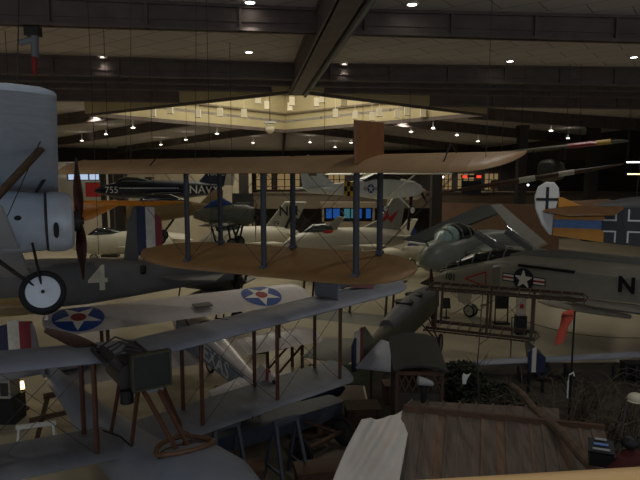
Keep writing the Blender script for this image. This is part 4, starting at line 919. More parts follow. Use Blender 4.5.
# pale jets on the floor behind the tan wings
W = M_('jet_white')
small_jet('pale_jet', 'pale jet on the floor at far left beyond the striped rudder', 130, 243, 44, (-.95, -.3, 0), 9, .9, W, [(-2.5, .5), (-4, 2.6), (-4.9, 2.6), (-4.6, .4)])
t, z = small_jet('pale_jet', 'pale jet with dark letters on its tail fin, left of the red-nosed jet', 250, 239, 38.5, (-.9, -.43, 0), 7, .85, W, [(-1.0, .7), (-2.6, 2.55), (-4.3, 2.5), (-3.3, .6)], M_('jet_grey_light'))
text(t, 'NM', flat(-2.85, .1, z + 1.85, -1), .95, M_('black'), bold=.02)
text(t, '79', flat(-1.9, .1, z + 1.0, -1), .5, M_('black'), name='fin_number')
mb = MB()
for i in range(2): MB().path([(-2.4 - i * .9, .2, z + .3), (-3.0 - i * .9, .2, z + 1.5), (-3.5 - i * .6, .2, z + 1.3), (-3.1 - i * .5, .2, z + .1)], .09).build('open_bay_frame', M_('black'), t)
t, z = small_jet('pale_jet', 'pale jet with a red marking and red lightning bolt on its tall fin', 345, 241, 36.6, (-.93, -.36, 0), 8.5, .85, W, [(-.9, .7), (-2.4, 1.3), (-3.7, 3.1), (-4.6, 3.1), (-4.1, .5)], M_('jet_grey_light'))
mb = MB(); pl = [(-2.5, 1.0), (-3.3, 1.75), (-3.1, 1.35), (-4.1, 2.0), (-3.5, 1.1), (-3.6, 1.45)]; mb.prism([(a, .09, z + b) for a, b in ((-2.45, .95), (-3.1, 1.95), (-3.2, 1.5), (-3.95, 2.0), (-3.35, 1.1), (-3.1, 1.45))], (0, .02, 0)); mb.build('lightning_bolt', M_('red_paint'), t)
MB().ball((1.35, .2, z + .55), .62, sc=(1, .6, .55)).build('red_cover', M_('red_paint'), t)
slab(t, P(304, 248, 35.8), P(338, 216, 36.2), P(345, 217, 36.3), P(327, 245, 35.8), .14, M_('jet_grey_light'), 'folded_wing')
mb = MB(); panel(mb, side_outline([(-4.62, z + .6), (-4.85, z + 3.1), (-5.05, z + 3.0), (-4.8, z + .5)]), .1, (0, 1, 0)); mb.build('rudder', M_('black'), t)
o = P(400, 246, 41); t = thing('pale_jet_tail', 'pale upright folded wing right of the lightning bolt fin', 'airplane', (o.x, o.y, 0), (-1, -.2, 0))
slab(t, P(384, 250, 41), P(408, 218, 41), P(418, 219, 40.8), P(402, 251, 40.6), .16, W, 'folded_wing'); MB().loft([ring(x, o.z - .6, .6 * k, .6 * k) for x, k in ((2, .2), (1.4, .8), (-1, 1), (-3, .7))]).build('fuselage', W, t)
for x, y in ((1.2, 0), (-.6, .9), (-.6, -.9)): wheel(t, (x, y, .32), (0, 1, 0), .32, M_('rubber'), W); MB().tube((x, y, .32), (x, y * .5, o.z - .8), .06).build('gear_leg', M_('white_paint'), t)
o = P(413, 250, 44); mb = MB(); mb.loft([ring(0, 0, .1, .1)] and [[V((o.x + r * math.cos(q), o.y + .4 * r * math.sin(q), zz)) for q in [2 * PI * i / 14 for i in range(14)]] for zz, r in ((.0, .5), (1.0, .45), (2.2, .36), (2.6, .1))]); tag(mb.build('blue_cover', M_('blue_cloth')), 'blue cloth cover standing beside the pale folded wing', 'cover')
# dark parts beneath the tan lower wing: grey green aeroplane with rotary engine
o = P(232, 281, 23.5); t = thing('grey_green_biplane', 'dark grey green biplane with bare engine partly hidden under the tan lower wing', 'airplane', (o.x, o.y, 0), (.97, -.25, 0)); zz = o.z
MB().loft([ring(x, zz + dz, w, h, 2.6) for x, dz, w, h in ((.1, 0, .42, .44), (-.6, 0, .42, .46), (-2, .0, .34, .4), (-4.5, .05, .08, .16))]).build('fuselage', M_('olive_dark'), t)
en = MB().tube((.1, 0, zz), (.45, 0, zz), .2, n=14).build('engine', M_('steel_dark'), t)
for i in range(9): q = 2 * PI * i / 9; MB().tube((.28, .18 * math.cos(q), zz + .18 * math.sin(q)), (.28, .46 * math.cos(q), zz + .46 * math.sin(q)), .07).build('cylinder', M_('black'), en)
mb = MB(); blade(mb, (.55, 0, zz), (0, .75, .66), (1, 0, 0), 1.15, .1); blade(mb, (.55, 0, zz), (0, -.75, -.66), (1, 0, 0), 1.15, .1); mb.tube((.4, 0, zz), (.62, 0, zz), .08); mb.build('propeller', M_('prop_wood'), t)
mb = MB(); wing(mb, -3.9, 3.6, -.2, -1.6, zz - .5, .1, .3, .3); mb.build('lower_wing', M_('greygreen'), t)
mb = MB(); wing(mb, -3.9, 3.6, .1, -1.3, zz + .75, .1, .3, .3); mb.build('upper_wing', M_('olive_dark'), t)
for s in (-1, 1):
    for x in (-.1, -1.0): MB().tube((x - .25, s * 2.4, zz - .45), (x, s * 2.4, zz + .75), .03).build('interplane_strut', M_('bare_wood'), t)
    wheel(t, (-.1, s * .8, .34), (0, 1, 0), .34, M_('rubber'), M_('greygreen')); MB().tube((-.2, s * .35, zz - .35), (-.1, s * .75, .34), .035).build('gear_leg', M_('bare_wood'), t)
w = loc(t, P(310, 276, 22))
# ================================================================ skylight fittings
L = [(292, 101), (290, 106.5), (316.5, 102), (322, 98), (344, 101), (267, 105), (220, 112), (244, 113), (286, 120), (335.5, 113), (305.5, 121), (355, 114.5), (372, 116), (379.5, 112), (397, 113.5), (407, 111), (423, 112.5), (198, 113), (170, 109), (153, 112), (258, 99)]
L.sort()
def ordinal(i, n):
    W_ = ['first', 'second', 'third', 'fourth', 'fifth', 'sixth', 'seventh', 'eighth', 'ninth', 'tenth', 'eleventh']
    return W_[i] + ' from the left' if i < n / 2 else W_[n - 1 - i] + ' from the right'
for i, (x, y) in enumerate(L):
    p = G(x, y, 12.7 if 255 < x < 325 else 11.8); mb = MB(); mb.box((p.x, p.y, p.z), (.42, .42, .62)); mb.box((p.x, p.y, p.z - .34), (.5, .5, .06)); mb.tube((p.x, p.y, p.z + .3), (p.x, p.y, HW), .02, n=6)
    tag(mb.build('skylight_box', M_('baffle_white')), 'white box lamp hanging in the skylight well, %s' % ordinal(i, len(L)), 'hanging box', 'white boxes hanging in the skylight')
p = P(270, 129, 45); t = thing('dome_camera', 'white ring and globe fitting hanging below the skylight corner', 'ceiling fitting', p)
MB().ball((0, 0, 0), .36).build('globe', M_('baffle_white'), t); MB().lathe((0, 0, .42), (0, 0, 1), [(0, .2), (0, .48), (.14, .48), (.14, .2)], 24).build('ring_housing', M_('white_plastic'), t); MB().tube((0, 0, .3), (0, 0, HW - p.z), .03).build('drop_rod', M_('steel_dark'), t)
# ================================================================ gallery across the hall
n = 2
for px0, px1, yb, yt in ((256, 272, 190, 171), (277, 300, 190, 171), (305, 318, 190, 172), (328, 345, 190, 172), (440, 452, 190, 174), (457, 474, 190, 174), (484, 498, 191, 175)):
    a = P(px0, 185, 70.2); b = P(px1, 185, 70.6); mb = MB(); mb.prism([Z(a, 5.0), Z(b, 5.0), Z(b, 7.1), Z(a, 7.1)], (0, .05, 0)); struct(mb.build('window_%d' % n, SHOP, smooth=0)); n += 1
    mb = MB()
    for k in range(4): q = a + (b - a) * k / 3; mb.box((q.x, q.y - .06, 6.05), (.12, .1, 2.2))
    mb.bar((a.x, a.y - .06, 7.1), (b.x, b.y - .06, 7.1), .1, .14); mb.bar((a.x, a.y - .06, 6.3), (b.x, b.y - .06, 6.3), .08, .08)
    struct(mb.build('window_frame', M_('column_dark'), smooth=0))
for i, (px, py) in enumerate(((236, 168), (272, 167.5), (294, 168.5), (336, 168), (344, 168), (366, 169), (443, 177), (521, 185), (528, 185))):
    p = P(px, py, 60); cool = px > 500
    t = thing('gallery_lamp', 'small bright lamp along the far gallery, %s' % ordinal(i, 9), 'lamp', p, group='small lamps along the far gallery')
    MB().ball((0, 0, 0), .1, 10, 6).build('bulb', LAMPC if cool else LAMP, t); MB().tube((0, 0, .08), (0, 0, .9), .03).build('stem', M_('black'), t)
# kiosk with blue screens
a = P(322, 212, 53); b = P(374, 212, 53)
t = thing('screen_kiosk', 'grey kiosk with a row of glowing blue screens below the white plane', 'kiosk', ((a.x + b.x) / 2, 53, 0)); w_ = (b.x - a.x) / 2
mb = MB(); mb.box((0, 0, 1.2), (2 * w_, 1.6, 2.4)); mb.box((0, 0, 4.0), (2 * w_ + .3, 1.8, .5)); mb.build('cabinet', M_('mezz_face'), t)
MB().box((0, .5, 3.1), (2 * w_ - .2, .5, 1.5)).build('back_panel', M_('black'), t)
for x0, x1, m_ in ((326, 332, SCREEN), (333, 340, SCREEN), (344, 350, SCREENC), (351, 357, SCREENC), (359, 362, SCREEN), (366, 371, SCREEN)):
    p0, p1 = (x0 - 320) / 560 * 53 - (a.x + b.x) / 2, (x1 - 320) / 560 * 53 - (a.x + b.x) / 2
    f = MB().box(((p0 + p1) / 2, .2, 3.15), (p1 - p0 + .08, .12, 1.05)).build('screen_frame', M_('black'), t); MB().box(((p0 + p1) / 2, .12, 3.15), (p1 - p0 - .03, .05, .9)).build('screen', m_, f)
for s in (-1, 1): MB().box((s * (w_ - .1), 0, 3.1), (.2, 1.6, 1.6)).build('side_post', M_('mezz_face'), t)
p = P(384, 212, 52); t = thing('display_screen', 'single blue screen on a dark stand right of the screen kiosk', 'screen', (p.x, p.y, 0))
MB().box((0, 0, 1.4), (.7, .5, 2.8)).build('stand', M_('black'), t); MB().box((0, -.2, 3.2), (.75, .2, 1.2)).build('housing', M_('black'), t); MB().box((0, -.32, 3.2), (.5, .05, .95)).build('screen', SCREEN, t)
p = P(362, 224, 47); t = thing('orange_counter', 'orange brown counter on the floor below the blue screens', 'counter', (p.x, p.y, 0))
MB().box((0, 0, .9), (3.6, .8, 1.8)).build('body', M_('brown_wall'), t); MB().box((0, 0, 1.85), (3.9, 1.0, .1)).build('top', M_('orange_fabric'), t)
p = P(243, 200, 50); t = thing('dark_sign_board', 'dark sign board with faint pale lines behind the olive trainer', 'sign', (p.x, p.y, 0))
MB().box((0, 0, 4.4), (1.9, .12, 1.5)).build('board', M_('black'), t)
for k in range(2): MB().box((0, -.07, 4.3 - .3 * k), (1.3, .02, .07)).build('pale_line', M_('greygreen'), t)
for s in (-1, 1): MB().tube((s * .8, 0, 0), (s * .8, 0, 3.7), .06).build('post', M_('black'), t)
# cream wall objects at far left
p = P(93, 190, 49); t = thing('wall_banner', 'red banner on the far left wall under the bright window', 'banner', (p.x, p.y, p.z)); MB().box((0, 0, 0), (1.25, .15, 1.2)).build('board', M_('red_paint'), t); MB().box((0, .05, .62), (1.35, .2, .08)).build('frame', M_('black'), t)
for i, (x0, h) in enumerate(((104, 7), (112, 7.2), (150, 6.5))):
    p = P(x0, 200, 46); mb = MB(); mb.box((p.x, p.y, h / 2), (.35, .35, h)); mb.box((p.x, p.y, .1), (.7, .7, .2)); mb.box((p.x, p.y, h), (.6, .6, .15)); struct(mb.build('column', M_('column_dark'), smooth=0))
# gallery things at right
p = P(471, 191, 62.5); t = thing('red_lit_stand', 'dark stall with small red lights on the far gallery', 'stall', (p.x, p.y, 4.8))
MB().box((0, 0, .7), (2.0, .8, 1.4)).build('counter', M_('black'), t); MB().box((0, .2, 1.9), (2.2, .3, .25)).build('canopy', M_('maroon_cloth'), t)
RED = emit('lamp_red', (1, .08, .04), .8)
for x in (-.75, .8): MB().box((x, -.1, 1.85), (.5, .1, .3)).build('red_light', RED, t)
for x in (-1, 1): MB().tube((x, .2, 0), (x, .2, 1.9), .05).build('post', M_('black'), t)
p = P(494, 192, 62); t = thing('orange_jacket_dummy', 'orange jacket on a stand on the far gallery', 'jacket', (p.x, p.y, 4.8)); MB().loft([[V((r * math.cos(q), .6 * r * math.sin(q), zz)) for q in [2 * PI * i / 14 for i in range(14)]] for zz, r in ((.5, .42), (1.0, .45), (1.45, .4), (1.6, .12))]).build('jacket', M_('brown_wall'), t); MB().tube((0, 0, 0), (0, 0, .6), .06).build('stand', M_('black'), t)
for i, (px, py, k) in enumerate(((634, 162, LAMPC), (634, 174, WARM))):
    p = P(px, py, 40 + 4 * i); t = thing('tube_lamp', ('white' if i == 0 else 'warm coloured') + ' tube lamp hanging at the far right edge', 'lamp', p); MB().box((0, 0, .08), (1.3, .16, .1)).build('housing', M_('black'), t); MB().tube((-.5, 0, 0), (.5, 0, 0), .05).build('tube', k, t); wires(t, [((-.5, 0, .1), (-.5, 0, ZC - p.z)), ((.5, 0, .1), (.5, 0, ZC - p.z))], .015, name='hanging_cable')
# information stands on the floor by the fighter jet
p = G(520, 334, 0); t = thing('info_pedestal', 'information pedestal with dark base and pale panel with red mark by the fighter jet', 'sign', p)
MB().box((0, 0, .4), (.42, .34, .8)).build('base', M_('black'), t); b_ = MB().box((0, 0, 1.2), (.38, .12, .85)).build('panel', M_('info_white'), t); MB().box((0, -.07, 1.2), (.16, .02, .18)).build('red_mark', M_('red_paint'), b_)
p = G(501, 324, 0); t = thing('framed_stand', 'thin framed display stand left of the information pedestal', 'sign', p)
for s in (-1, 1): MB().tube((s * .28, 0, 0), (s * .28, 0, 1.3), .03).build('post', M_('black'), t)
MB().box((0, 0, 1.0), (.5, .05, .6)).build('panel', M_('truck_roof'), t); MB().box((0, 0, .05), (.7, .35, .06)).build('foot', M_('black'), t)
p = G(446, 318, 0); t = thing('reading_lectern', 'small dark tilted reading lectern by the front wheel of the fighter jet', 'sign', p)
MB().tube((0, 0, 0), (0, 0, .55), .03).build('post', M_('black'), t); MB().box((0, 0, .7), (.36, .06, .5), Matrix.Rotation(-.5, 3, 'X')).build('panel', M_('black'), t); MB().box((0, 0, .02), (.3, .3, .04)).build('foot', M_('black'), t)
# ================================================================ trench scene at lower right: ground
def ground(name, x0, x1, y0, y1, m, amp, seed):
    from mathutils import noise
    nx, ny = 40, 30; mb = MB(); ids = []
    for j in range(ny + 1):
        for i in range(nx + 1):
            x = x0 + (x1 - x0) * i / nx; y = y0 + (y1 - y0) * j / ny; e = min(i, nx - i, j, ny - j) / 4.0; e = min(1, e)
            mb.v.append(V((x, y, .02 + e * (.06 + amp * abs(noise.noise(V((x * .5 + seed, y * .5, 0))))))))
    for j in range(ny):
        for i in range(nx): k = j * (nx + 1) + i; mb.face((k, k + 1, k + nx + 2, k + nx + 1))
    return struct(mb.build(name, m, smooth=80))
ground('earth_mound', 1.4, 12, 4, 19.2, M_('earth'), .5, 3)
ground('display_mat', -3.3, 1.35, 8.5, 17.0, M_('mat_brown'), .03, 9)
ground('grass_mat', -.4, 2.2, 17.05, 19.0, M_('grass_mat'), .05, 5)
# plank roof
z_r = P(402, 411, 9.2).z
def at_z(px, py, z): return G(px, py, z)
RL, RR = G(404, 411, z_r), G(604, 430, z_r)
EL, ER = P(388, 512, 7.7), P(628, 512, 7.0)
BL, BR = G(412, 402, z_r - .02), G(560, 410, z_r - .02)
t = thing('plank_roof', 'weathered wooden plank roof of the dugout at the bottom right', 'roof', (RL.x, RL.y, 0)); PR = t
n = 17; rl, rr, el, er, bl, br_ = [loc(t, p) for p in (RL, RR, EL, ER, BL, BR)]
nf = (rr - rl).cross(el - rl).normalized()
if nf.z < 0: nf = -nf
for i in range(n):
    a, b = i / n, (i + .93) / n; k = random.uniform(-.012, .012)
    q = [rl.lerp(rr, a), rl.lerp(rr, b), el.lerp(er, b), el.lerp(er, a)]; q = [p + nf * k for p in q]
    mb = MB(); mb.prism(q, nf * .035); mb.build('plank', M_('roof_plank_warm' if i in (3, 8, 13) else 'roof_plank'), t)
    p0 = el.lerp(er, a) + nf * (.03 + k); p1 = rl.lerp(rr, a) + nf * (.03 + k)
    MB().bar(p0, p1, .045, .035, nf).build('batten', M_('roof_plank_warm' if i % 4 == 3 else 'roof_plank'), t)
for i in range(9):
    a, b = i / 9, (i + .92) / 9; mb = MB(); mb.prism([rl.lerp(rr, a * .8), rl.lerp(rr, b * .8), bl.lerp(br_, b), bl.lerp(br_, a)], (0, 0, .03)); mb.build('far_plank', M_('roof_plank'), t)
    MB().bar(rl.lerp(rr, a * .8) + V((0, 0, .04)), bl.lerp(br_, a) + V((0, 0, .04)), .03, .03).build('batten', M_('roof_plank'), t)
MB().bar(rl + nf * .05 + V((0, 0, -.03)), rr + nf * .05 + V((0, 0, -.05)), .07, .2).build('ridge_board', M_('dark_wood'), t)
for p in (rl, rr, el, er): MB().bar((p.x * .98 + .05, p.y + .05, 0), (p.x * .98 + .05, p.y + .05, p.z - .04), .12, .12, (1, 0, 0)).build('post', M_('dark_wood'), t)
# stovepipe on the roof
p = G(424, 404, z_r); t = thing('stovepipe', 'black stovepipe with a grey cowl behind the plank roof', 'chimney', p)
MB().tube((0, .05, -.1), (0, .05, .34), .055, n=16).build('pipe', M_('black'), t)
MB().loft([[V((x, .05 + r * math.cos(q), z + r * .8 * math.sin(q))) for q in [2 * PI * i / 16 for i in range(16)]] for x, z, r in ((-.12, .40, .05), (-.1, .41, .1), (.06, .38, .08), (.16, .35, .05), (.18, .345, .01))]).build('cowl', M_('grey_paint'), t)
# canvas sheet
from mathutils import noise as _n
A0, A1 = G(413, 405, z_r + .03), P(394, 512, 7.4); B0, B1 = P(362, 419, 8.6), P(322, 512, 7.2)
mb = MB(); NU, NV = 40, 44
for j in range(NV + 1):
    for i in range(NU + 1):
        u, v = i / NU, j / NV
        l = B0.lerp(B1, v); r_ = A0.lerp(A1, v); l = l + V((-.05 * math.sin(v * PI), 0, 0)); p = l.lerp(r_, u)
        p.z -= .10 * math.sin(u * PI) * (1 - v) * (1 - .3 * u)
        e_ = (1 - u ** 5) * (1 - (1 - u) ** 8)
        f = .034 * math.sin(u * 17 + v * 5 + 2 * _n.noise(V((u * 3, v * 2, 1)))) * (1 - abs(2 * u - 1) ** 4) + .05 * _n.noise(V((u * 2.5 + v * 3, v * 1.2, 5)))
        if u < .22: f += .05 * math.sin(u / .22 * PI)
        f *= e_
        mb.v.append(p + V((.2 * f, -f, .9 * f)))
for j in range(NV):
    for i in range(NU): k = j * (NU + 1) + i; mb.face((k, k + 1, k + NU + 2, k + NU + 1))
o = mb.build('canvas_sheet', M_('canvas_white'), smooth=80); sm = o.modifiers.new('thick', 'SOLIDIFY'); sm.thickness = .012
tag(o, 'white canvas sheet draped from the left corner of the plank roof', 'sheet')
# log leaning over the roof
a, b = P(512, 386, 10.2), P(606, 478, 7.0); pts = [a.lerp(b, i / 10) + V((0, 0, .03 * math.sin(i * 1.3))) for i in range(11)]
tag(MB().path(pts, .06, 10, .085).build('leaning_log', M_('log_bark')), 'long rough log leaning down across the plank roof', 'log')
# brambles
def bramble(px, py, d, n, size, label, seed):
    rnd = random.Random(seed); c = P(px, py, d); z0 = 0.05; c.z = z0; top = P(px, py, d).z
    t = thing('bare_bramble', label, 'bush', (c.x, c.y, z0), group='bare brambles behind the plank roof')
    MB().ball((0, 0, .02), .18, sc=(1, 1, .5)).build('root_clump', M_('earth'), t)
    for k in range(n):
        q = rnd.uniform(0, 2 * PI); R = size * rnd.uniform(.5, 1.15); h = (top - z0) * rnd.uniform(.75, 1.2); pts = []
        m1 = rnd.uniform(-.5, .5)
        for i in range(8):
            s = i / 7.0; w = q + m1 * s; pts.append(V((R * s * math.cos(w), R * s * math.sin(w), h * (1 - (1 - s * 1.25) ** 2) / 1.0 * .95 + rnd.uniform(-.05, .05))))
        tw = MB(); tw.path(pts, .022, 5, .006)
        for _ in range(3):
            i = rnd.randint(2, 6); a = pts[i]; dd = V((rnd.uniform(-1, 1), rnd.uniform(-1, 1), rnd.uniform(-.3, .7))).normalized() * rnd.uniform(.25, .6); tw.path([a, a + dd * .5 + V((0, 0, .05)), a + dd], .009, 4, .004)
        tw.build('branch', M_('twig'), t)
for i, a in enumerate(((560, 402, 11.0, 24, 1.2, 'bare tangled bramble nearest the leaning log', 1), (605, 396, 11.6, 24, 1.3, 'bare tangled bramble left of the pale round helmet', 2), (648, 398, 11, 20, 1.2, 'bare tangled bramble at the right edge of the picture', 3),
        (585, 378, 13.6, 20, 1.2, 'bare tangled bramble behind the pole of the windsock', 4), (528, 396, 12.2, 16, .9, 'bare tangled bramble at the top end of the leaning log', 5), (630, 415, 9.6, 16, .9, 'bare tangled bramble above the black camera bag', 6))): bramble(*a)
# dark leafy bushes
def leafy(px, py, d, r, h, n, label, seed):
    rnd = random.Random(seed); c = P(px, py, d); t = thing('leafy_bush', label, 'bush', (c.x, c.y, .05), group='dark leafy bushes beside the field hut')
    MB().tube((0, 0, 0), (0, 0, h * .6), .05, .02).build('stem', M_('twig'), t); mb = MB()
    for k in range(n):
        while 1:
            p = V((rnd.uniform(-1, 1), rnd.uniform(-1, 1), rnd.uniform(-1, 1)))
            if .3 < p.length < 1: break
        p = V((p.x * r, p.y * r, h * .55 + p.z * h * .5)); u = V((rnd.uniform(-1, 1), rnd.uniform(-1, 1), rnd.uniform(-1, 1))).normalized(); v = u.cross(V((rnd.uniform(-1, 1), rnd.uniform(-1, 1), 1))).normalized(); s = rnd.uniform(.05, .1)
        i = mb.add([p - u * s, p + v * s * .45, p + u * s, p - v * s * .45]); mb.face((i, i + 1, i + 2, i + 3))
    f = mb.build('foliage', M_('foliage_dark'), t, smooth=0); f['kind'] = 'stuff'
leafy(480, 392, 11.6, .85, 1.6, 2600, 'dark leafy bush in front, right of the field hut', 1); leafy(505, 372, 13.4, .8, 1.3, 2200, 'dark leafy bush behind, under the bare wing ribs', 2); leafy(462, 366, 14.6, .7, 1.5, 1800, 'dark leafy bush tucked behind the field hut', 3)
# thin bare sapling
p = P(478, 392, 12.4); t = thing('bare_sapling', 'thin bare sapling between the field hut and the uncovered wing', 'tree', (p.x, p.y, .05)); rnd = random.Random(4)
top = P(476, 296, 12.4).z; MB().path([(0, 0, 0), (.03, 0, top * .3), (-.03, 0, top * .6), (.04, 0, top)], .03, 6, .008).build('trunk', M_('twig'), t)
for k in range(12):
    z1 = top * rnd.uniform(.45, .97); q = rnd.uniform(0, 6.28); l = rnd.uniform(.25, .6); MB().path([(0, 0, z1), (l * .5 * math.cos(q), l * .5 * math.sin(q), z1 + .1), (l * math.cos(q), l * math.sin(q), z1 + .28)], .012, 5, .004).build('branch', M_('twig'), t)
# field hut / covered wagon
a, b = P(398, 370, 11.4), P(447, 370, 11.4); zr = a.z; dep = 1.6; wd = b.x - a.x
t = thing('field_hut', 'small covered field wagon with dark curved canvas roof and lattice sides', 'wagon', ((a.x + b.x) / 2, 11.4 + dep / 2, 0), (-.06, -.998, 0)); w2 = wd / 2
zr += .02
pr = [(-w2 - .05, 0), (-w2 * .6, .08), (0, .11), (w2 * .6, .08), (w2 + .05, 0)]
MB().loft([[V((x, y, zr + z + (dep / 2 - x) * .13)) for y, z in pr] + [V((x, y, zr + z - .05 + (dep / 2 - x) * .13)) for y, z in reversed(pr)] for x in (dep / 2 + .05, 0, -dep / 2 - .05)]).build('canvas_roof', M_('truck_roof'), t)
for x in (dep / 2 - .05, -dep / 2 + .05):
    for y in (-w2 + .04, w2 - .04): MB().bar((x, y, .5), (x, y, zr + .02), .06, .06, (1, 0, 0)).build('corner_post', M_('dark_wood'), t)
MB().box((0, 0, (zr + .0) / 2), (dep - .1, wd - .1, zr - 1.1)).build('body', M_('truck_body'), t)
MB().box((-dep / 2 + .06, 0, zr - .4), (.04, wd - .1, .8)).build('back_panel', M_('black'), t)
for k in range(6):
    y = -w2 + .06 + (wd - .12) * k / 6; s = (wd - .12) / 6
    for u in (0, 1): MB().bar((dep / 2 - .02, y + s * u, zr - .5), (dep / 2 - .02, y + s * (1 - u), zr - .15), .02, .03, (1, 0, 0)).build('lattice_slat', M_('dark_wood'), t)
MB().bar((dep / 2 - .02, -w2, zr - .1), (dep / 2 - .02, w2, zr - .1), .03, .08).build('front_rail', M_('dark_wood'), t)
for s in (-1, 1):
    for x in (.6, -.6): wheel(t, (x, s * (w2 - .02), .4), (0, 1, 0), .4, M_('rubber'), M_('dark_wood'))
# windsock and pole
p = P(572, 350, 12.6); a = P(573, 311, 12.6)
t = thing('windsock', 'limp orange red windsock on a thin dark pole', 'windsock', (p.x, p.y, .1)); zt = a.z - .1
MB().tube((0, 0, 0), (.02, 0, zt), .022, n=10).build('pole', M_('black'), t)
MB().torus((-.14, 0, zt - .12), (0, .3, 1), .13, .012).build('hoop', M_('black'), t)
pts = [(-.13, 0, zt - .02, .13, .1), (-.13, 0, zt - .18, .14, .11), (-.16, 0, zt - .28, .13, .08), (-.22, 0, zt - .42, .11, .06), (-.27, 0, zt - .62, .115, .05), (-.3, 0, zt - .76, .1, .05)]
MB().loft([[V((x + w * math.cos(q) * (1 + .1 * math.sin(3 * q)), h * math.sin(q), z + .05 * math.cos(q))) for q in [2 * PI * i / 18 for i in range(18)]] for x, y, z, w, h in pts]).build('sock', M_('windsock'), t)
# small pale things in the bushes
p = P(466, 379, 11.2); mb = MB(); mb.loft([[V((p.x + a * s, p.y + .02 * k, p.z + b * s)) for a, b in ((-.07, -.12), (.0, -.12), (.03, .0), (.1, .12), (.02, .08), (-.05, .12), (-.08, .06))] for k, s in ((0, .9), (1, 1), (2, .9))]); tag(mb.build('cloth_scrap', M_('bone_white')), 'small white cloth scrap caught in the dark leafy bush', 'cloth')
p = P(568, 384, 11.2); tag(MB().path([p + V((0, 0, -.3)), p + V((0, 0, .05)), p + V((.02, 0, .2)), p + V((.1, 0, .25)), p + V((.12, 0, .17))], .016, 7).build('hooked_rod', M_('bone_white')), 'white hooked rod standing in the bramble beside the windsock pole', 'rod')
p = P(636, 397, 9.4); t = thing('pale_helmet', 'pale round helmet on a stick at the right edge above the brambles', 'helmet', p)
MB().ball((0, 0, -.02), .13, sc=(1.1, 1, .72)).build('shell', M_('lettering_cream'), t); MB().torus((0, 0, -.06), (0, 0, 1), .14, .02, w=.6).build('rim', M_('lettering_cream'), t); MB().tube((0, 0, -.08), (-.1, 0, -p.z + .05), .018).build('stick', M_('twig'), t)
# camera bag and clothed heap
p = P(602, 452, 6.9); t = thing('camera_bag', 'open black bag with blue and white label beside the leaning log', 'bag', p, (.8, -.3, 0))
R_ = Matrix.Rotation(.35, 3, 'X')
MB().box((0, 0, -.05), (.3, .2, .2), R_).build('body', M_('black'), t); f = MB().box((-.02, -.03, .09), (.3, .2, .02), Matrix.Rotation(.55, 3, 'X')).build('flap', M_('black'), t)
for k in range(3): MB().box((-.02 + .0, -.09 + .06 * k, .075 + .04 * k), (.2 - .03 * k, .03, .012), Matrix.Rotation(.55, 3, 'X')).build('label_band', M_('grey_paint' if k != 1 else 'fokker_blue'), f)
MB().tube((-.1, 0, -.15), (-.1, .1, -p.z + .06), .03).build('support_post', M_('dark_wood'), t)
p = P(630, 462, 6.8); t = thing('maroon_coat', 'dark maroon coat with a black cap on top at the right bottom corner', 'coat', (p.x, p.y, .05)); z1 = p.z - .05
MB().loft([[V((r * 1.15 * math.cos(q) * (1 + .05 * math.sin(5 * q)), .75 * r * math.sin(q), z)) for q in [2 * PI * i / 20 for i in range(20)]] for z, r in ((z1 - 1.3, .3), (z1 - .5, .27), (z1 - .1, .25), (z1 + .1, .2), (z1 + .16, .06))]).build('coat', M_('maroon_cloth'), t)
MB().ball((-.02, 0, z1 + .27), .11, sc=(1, 1, .8)).build('cap', M_('black'), t); MB().tube((0, 0, 0), (0, 0, z1 - 1.2), .06).build('stand', M_('dark_wood'), t)
MB().tube((-.22, -.1, z1 - .1), (.05, .25, z1 + .75), .012).build('staff', M_('steel_dark'), t)
# low grey aircraft behind the brambles
a, b = P(478, 362, 17.6), P(650, 353, 16.6); w_ = b - a; o = a.lerp(b, .4)
t = thing('grey_scout', 'low grey winged aeroplane with blue striped rudder behind the brambles', 'airplane', (o.x, o.y, 0), (w_.y, -w_.x, 0), w_); zz = o.z - .05; La = (a - o).length; Lb = (b - o).length
mb = MB(); wing(mb, -La, Lb, .2, -.35, zz, .09, .2, .2); mb.build('wing', M_('bluegrey_fabric'), t)
MB().loft([ring(x, zz - .35, w, h, 3) for x, w, h in ((.15, .2, .16), (-.3, .3, .26), (-1.5, .24, .26), (-2.8, .1, .14))]).build('fuselage', M_('fokker_dark'), t)
for s in (-1, 1): wheel(t, (.2, s * .7, .36), (0, 1, 0), .32, M_('rubber'), M_('greygreen')); MB().tube((.2, s * .3, zz - .5), (.2, s * .66, .36), .03).build('gear_leg', M_('black'), t)
p = P(536, 366, 16.2); t = thing('striped_rudder', 'blue and grey striped rudder standing on two dark posts before the grey wing', 'rudder', (p.x, p.y, 0), (1, 0, 0)); zz = P(536, 349, 16.2).z
for x0, x1, zc_, m_ in ((-.24, -.13, .0, 'stripe_blue'), (-.13, .0, .06, 'stripe_cream'), (.0, .28, .0, 'stripe_blue')):
    mb = MB(); mb.prism([(x0, 0, zz - .72), (x0, 0, zz - .1 + zc_), (x1, 0, zz + (-.25 if x1 > .2 else zc_)), (x1, 0, zz - .72)], (0, .06, 0)); mb.build('stripe', M_(m_), t)
for x in (-.18, .24): MB().bar((x, .05, .1), (x, .05, zz - .5), .07, .07, (1, 0, 0)).build('post', M_('black'), t)
for i, px in enumerate((613, 624.5, 635)):
    p = G(px, 384, .1); o = MB().lathe(p, (0, 0, 1), [(0, .001), (0, .06), (.55, .055), (.6, .03), (.6, .001)], 12).build('fence_post', M_('black')); tag(o, ['leftmost', 'middle', 'rightmost'][i] + ' of three short dark fence posts at the right edge', 'post', 'short fence posts')
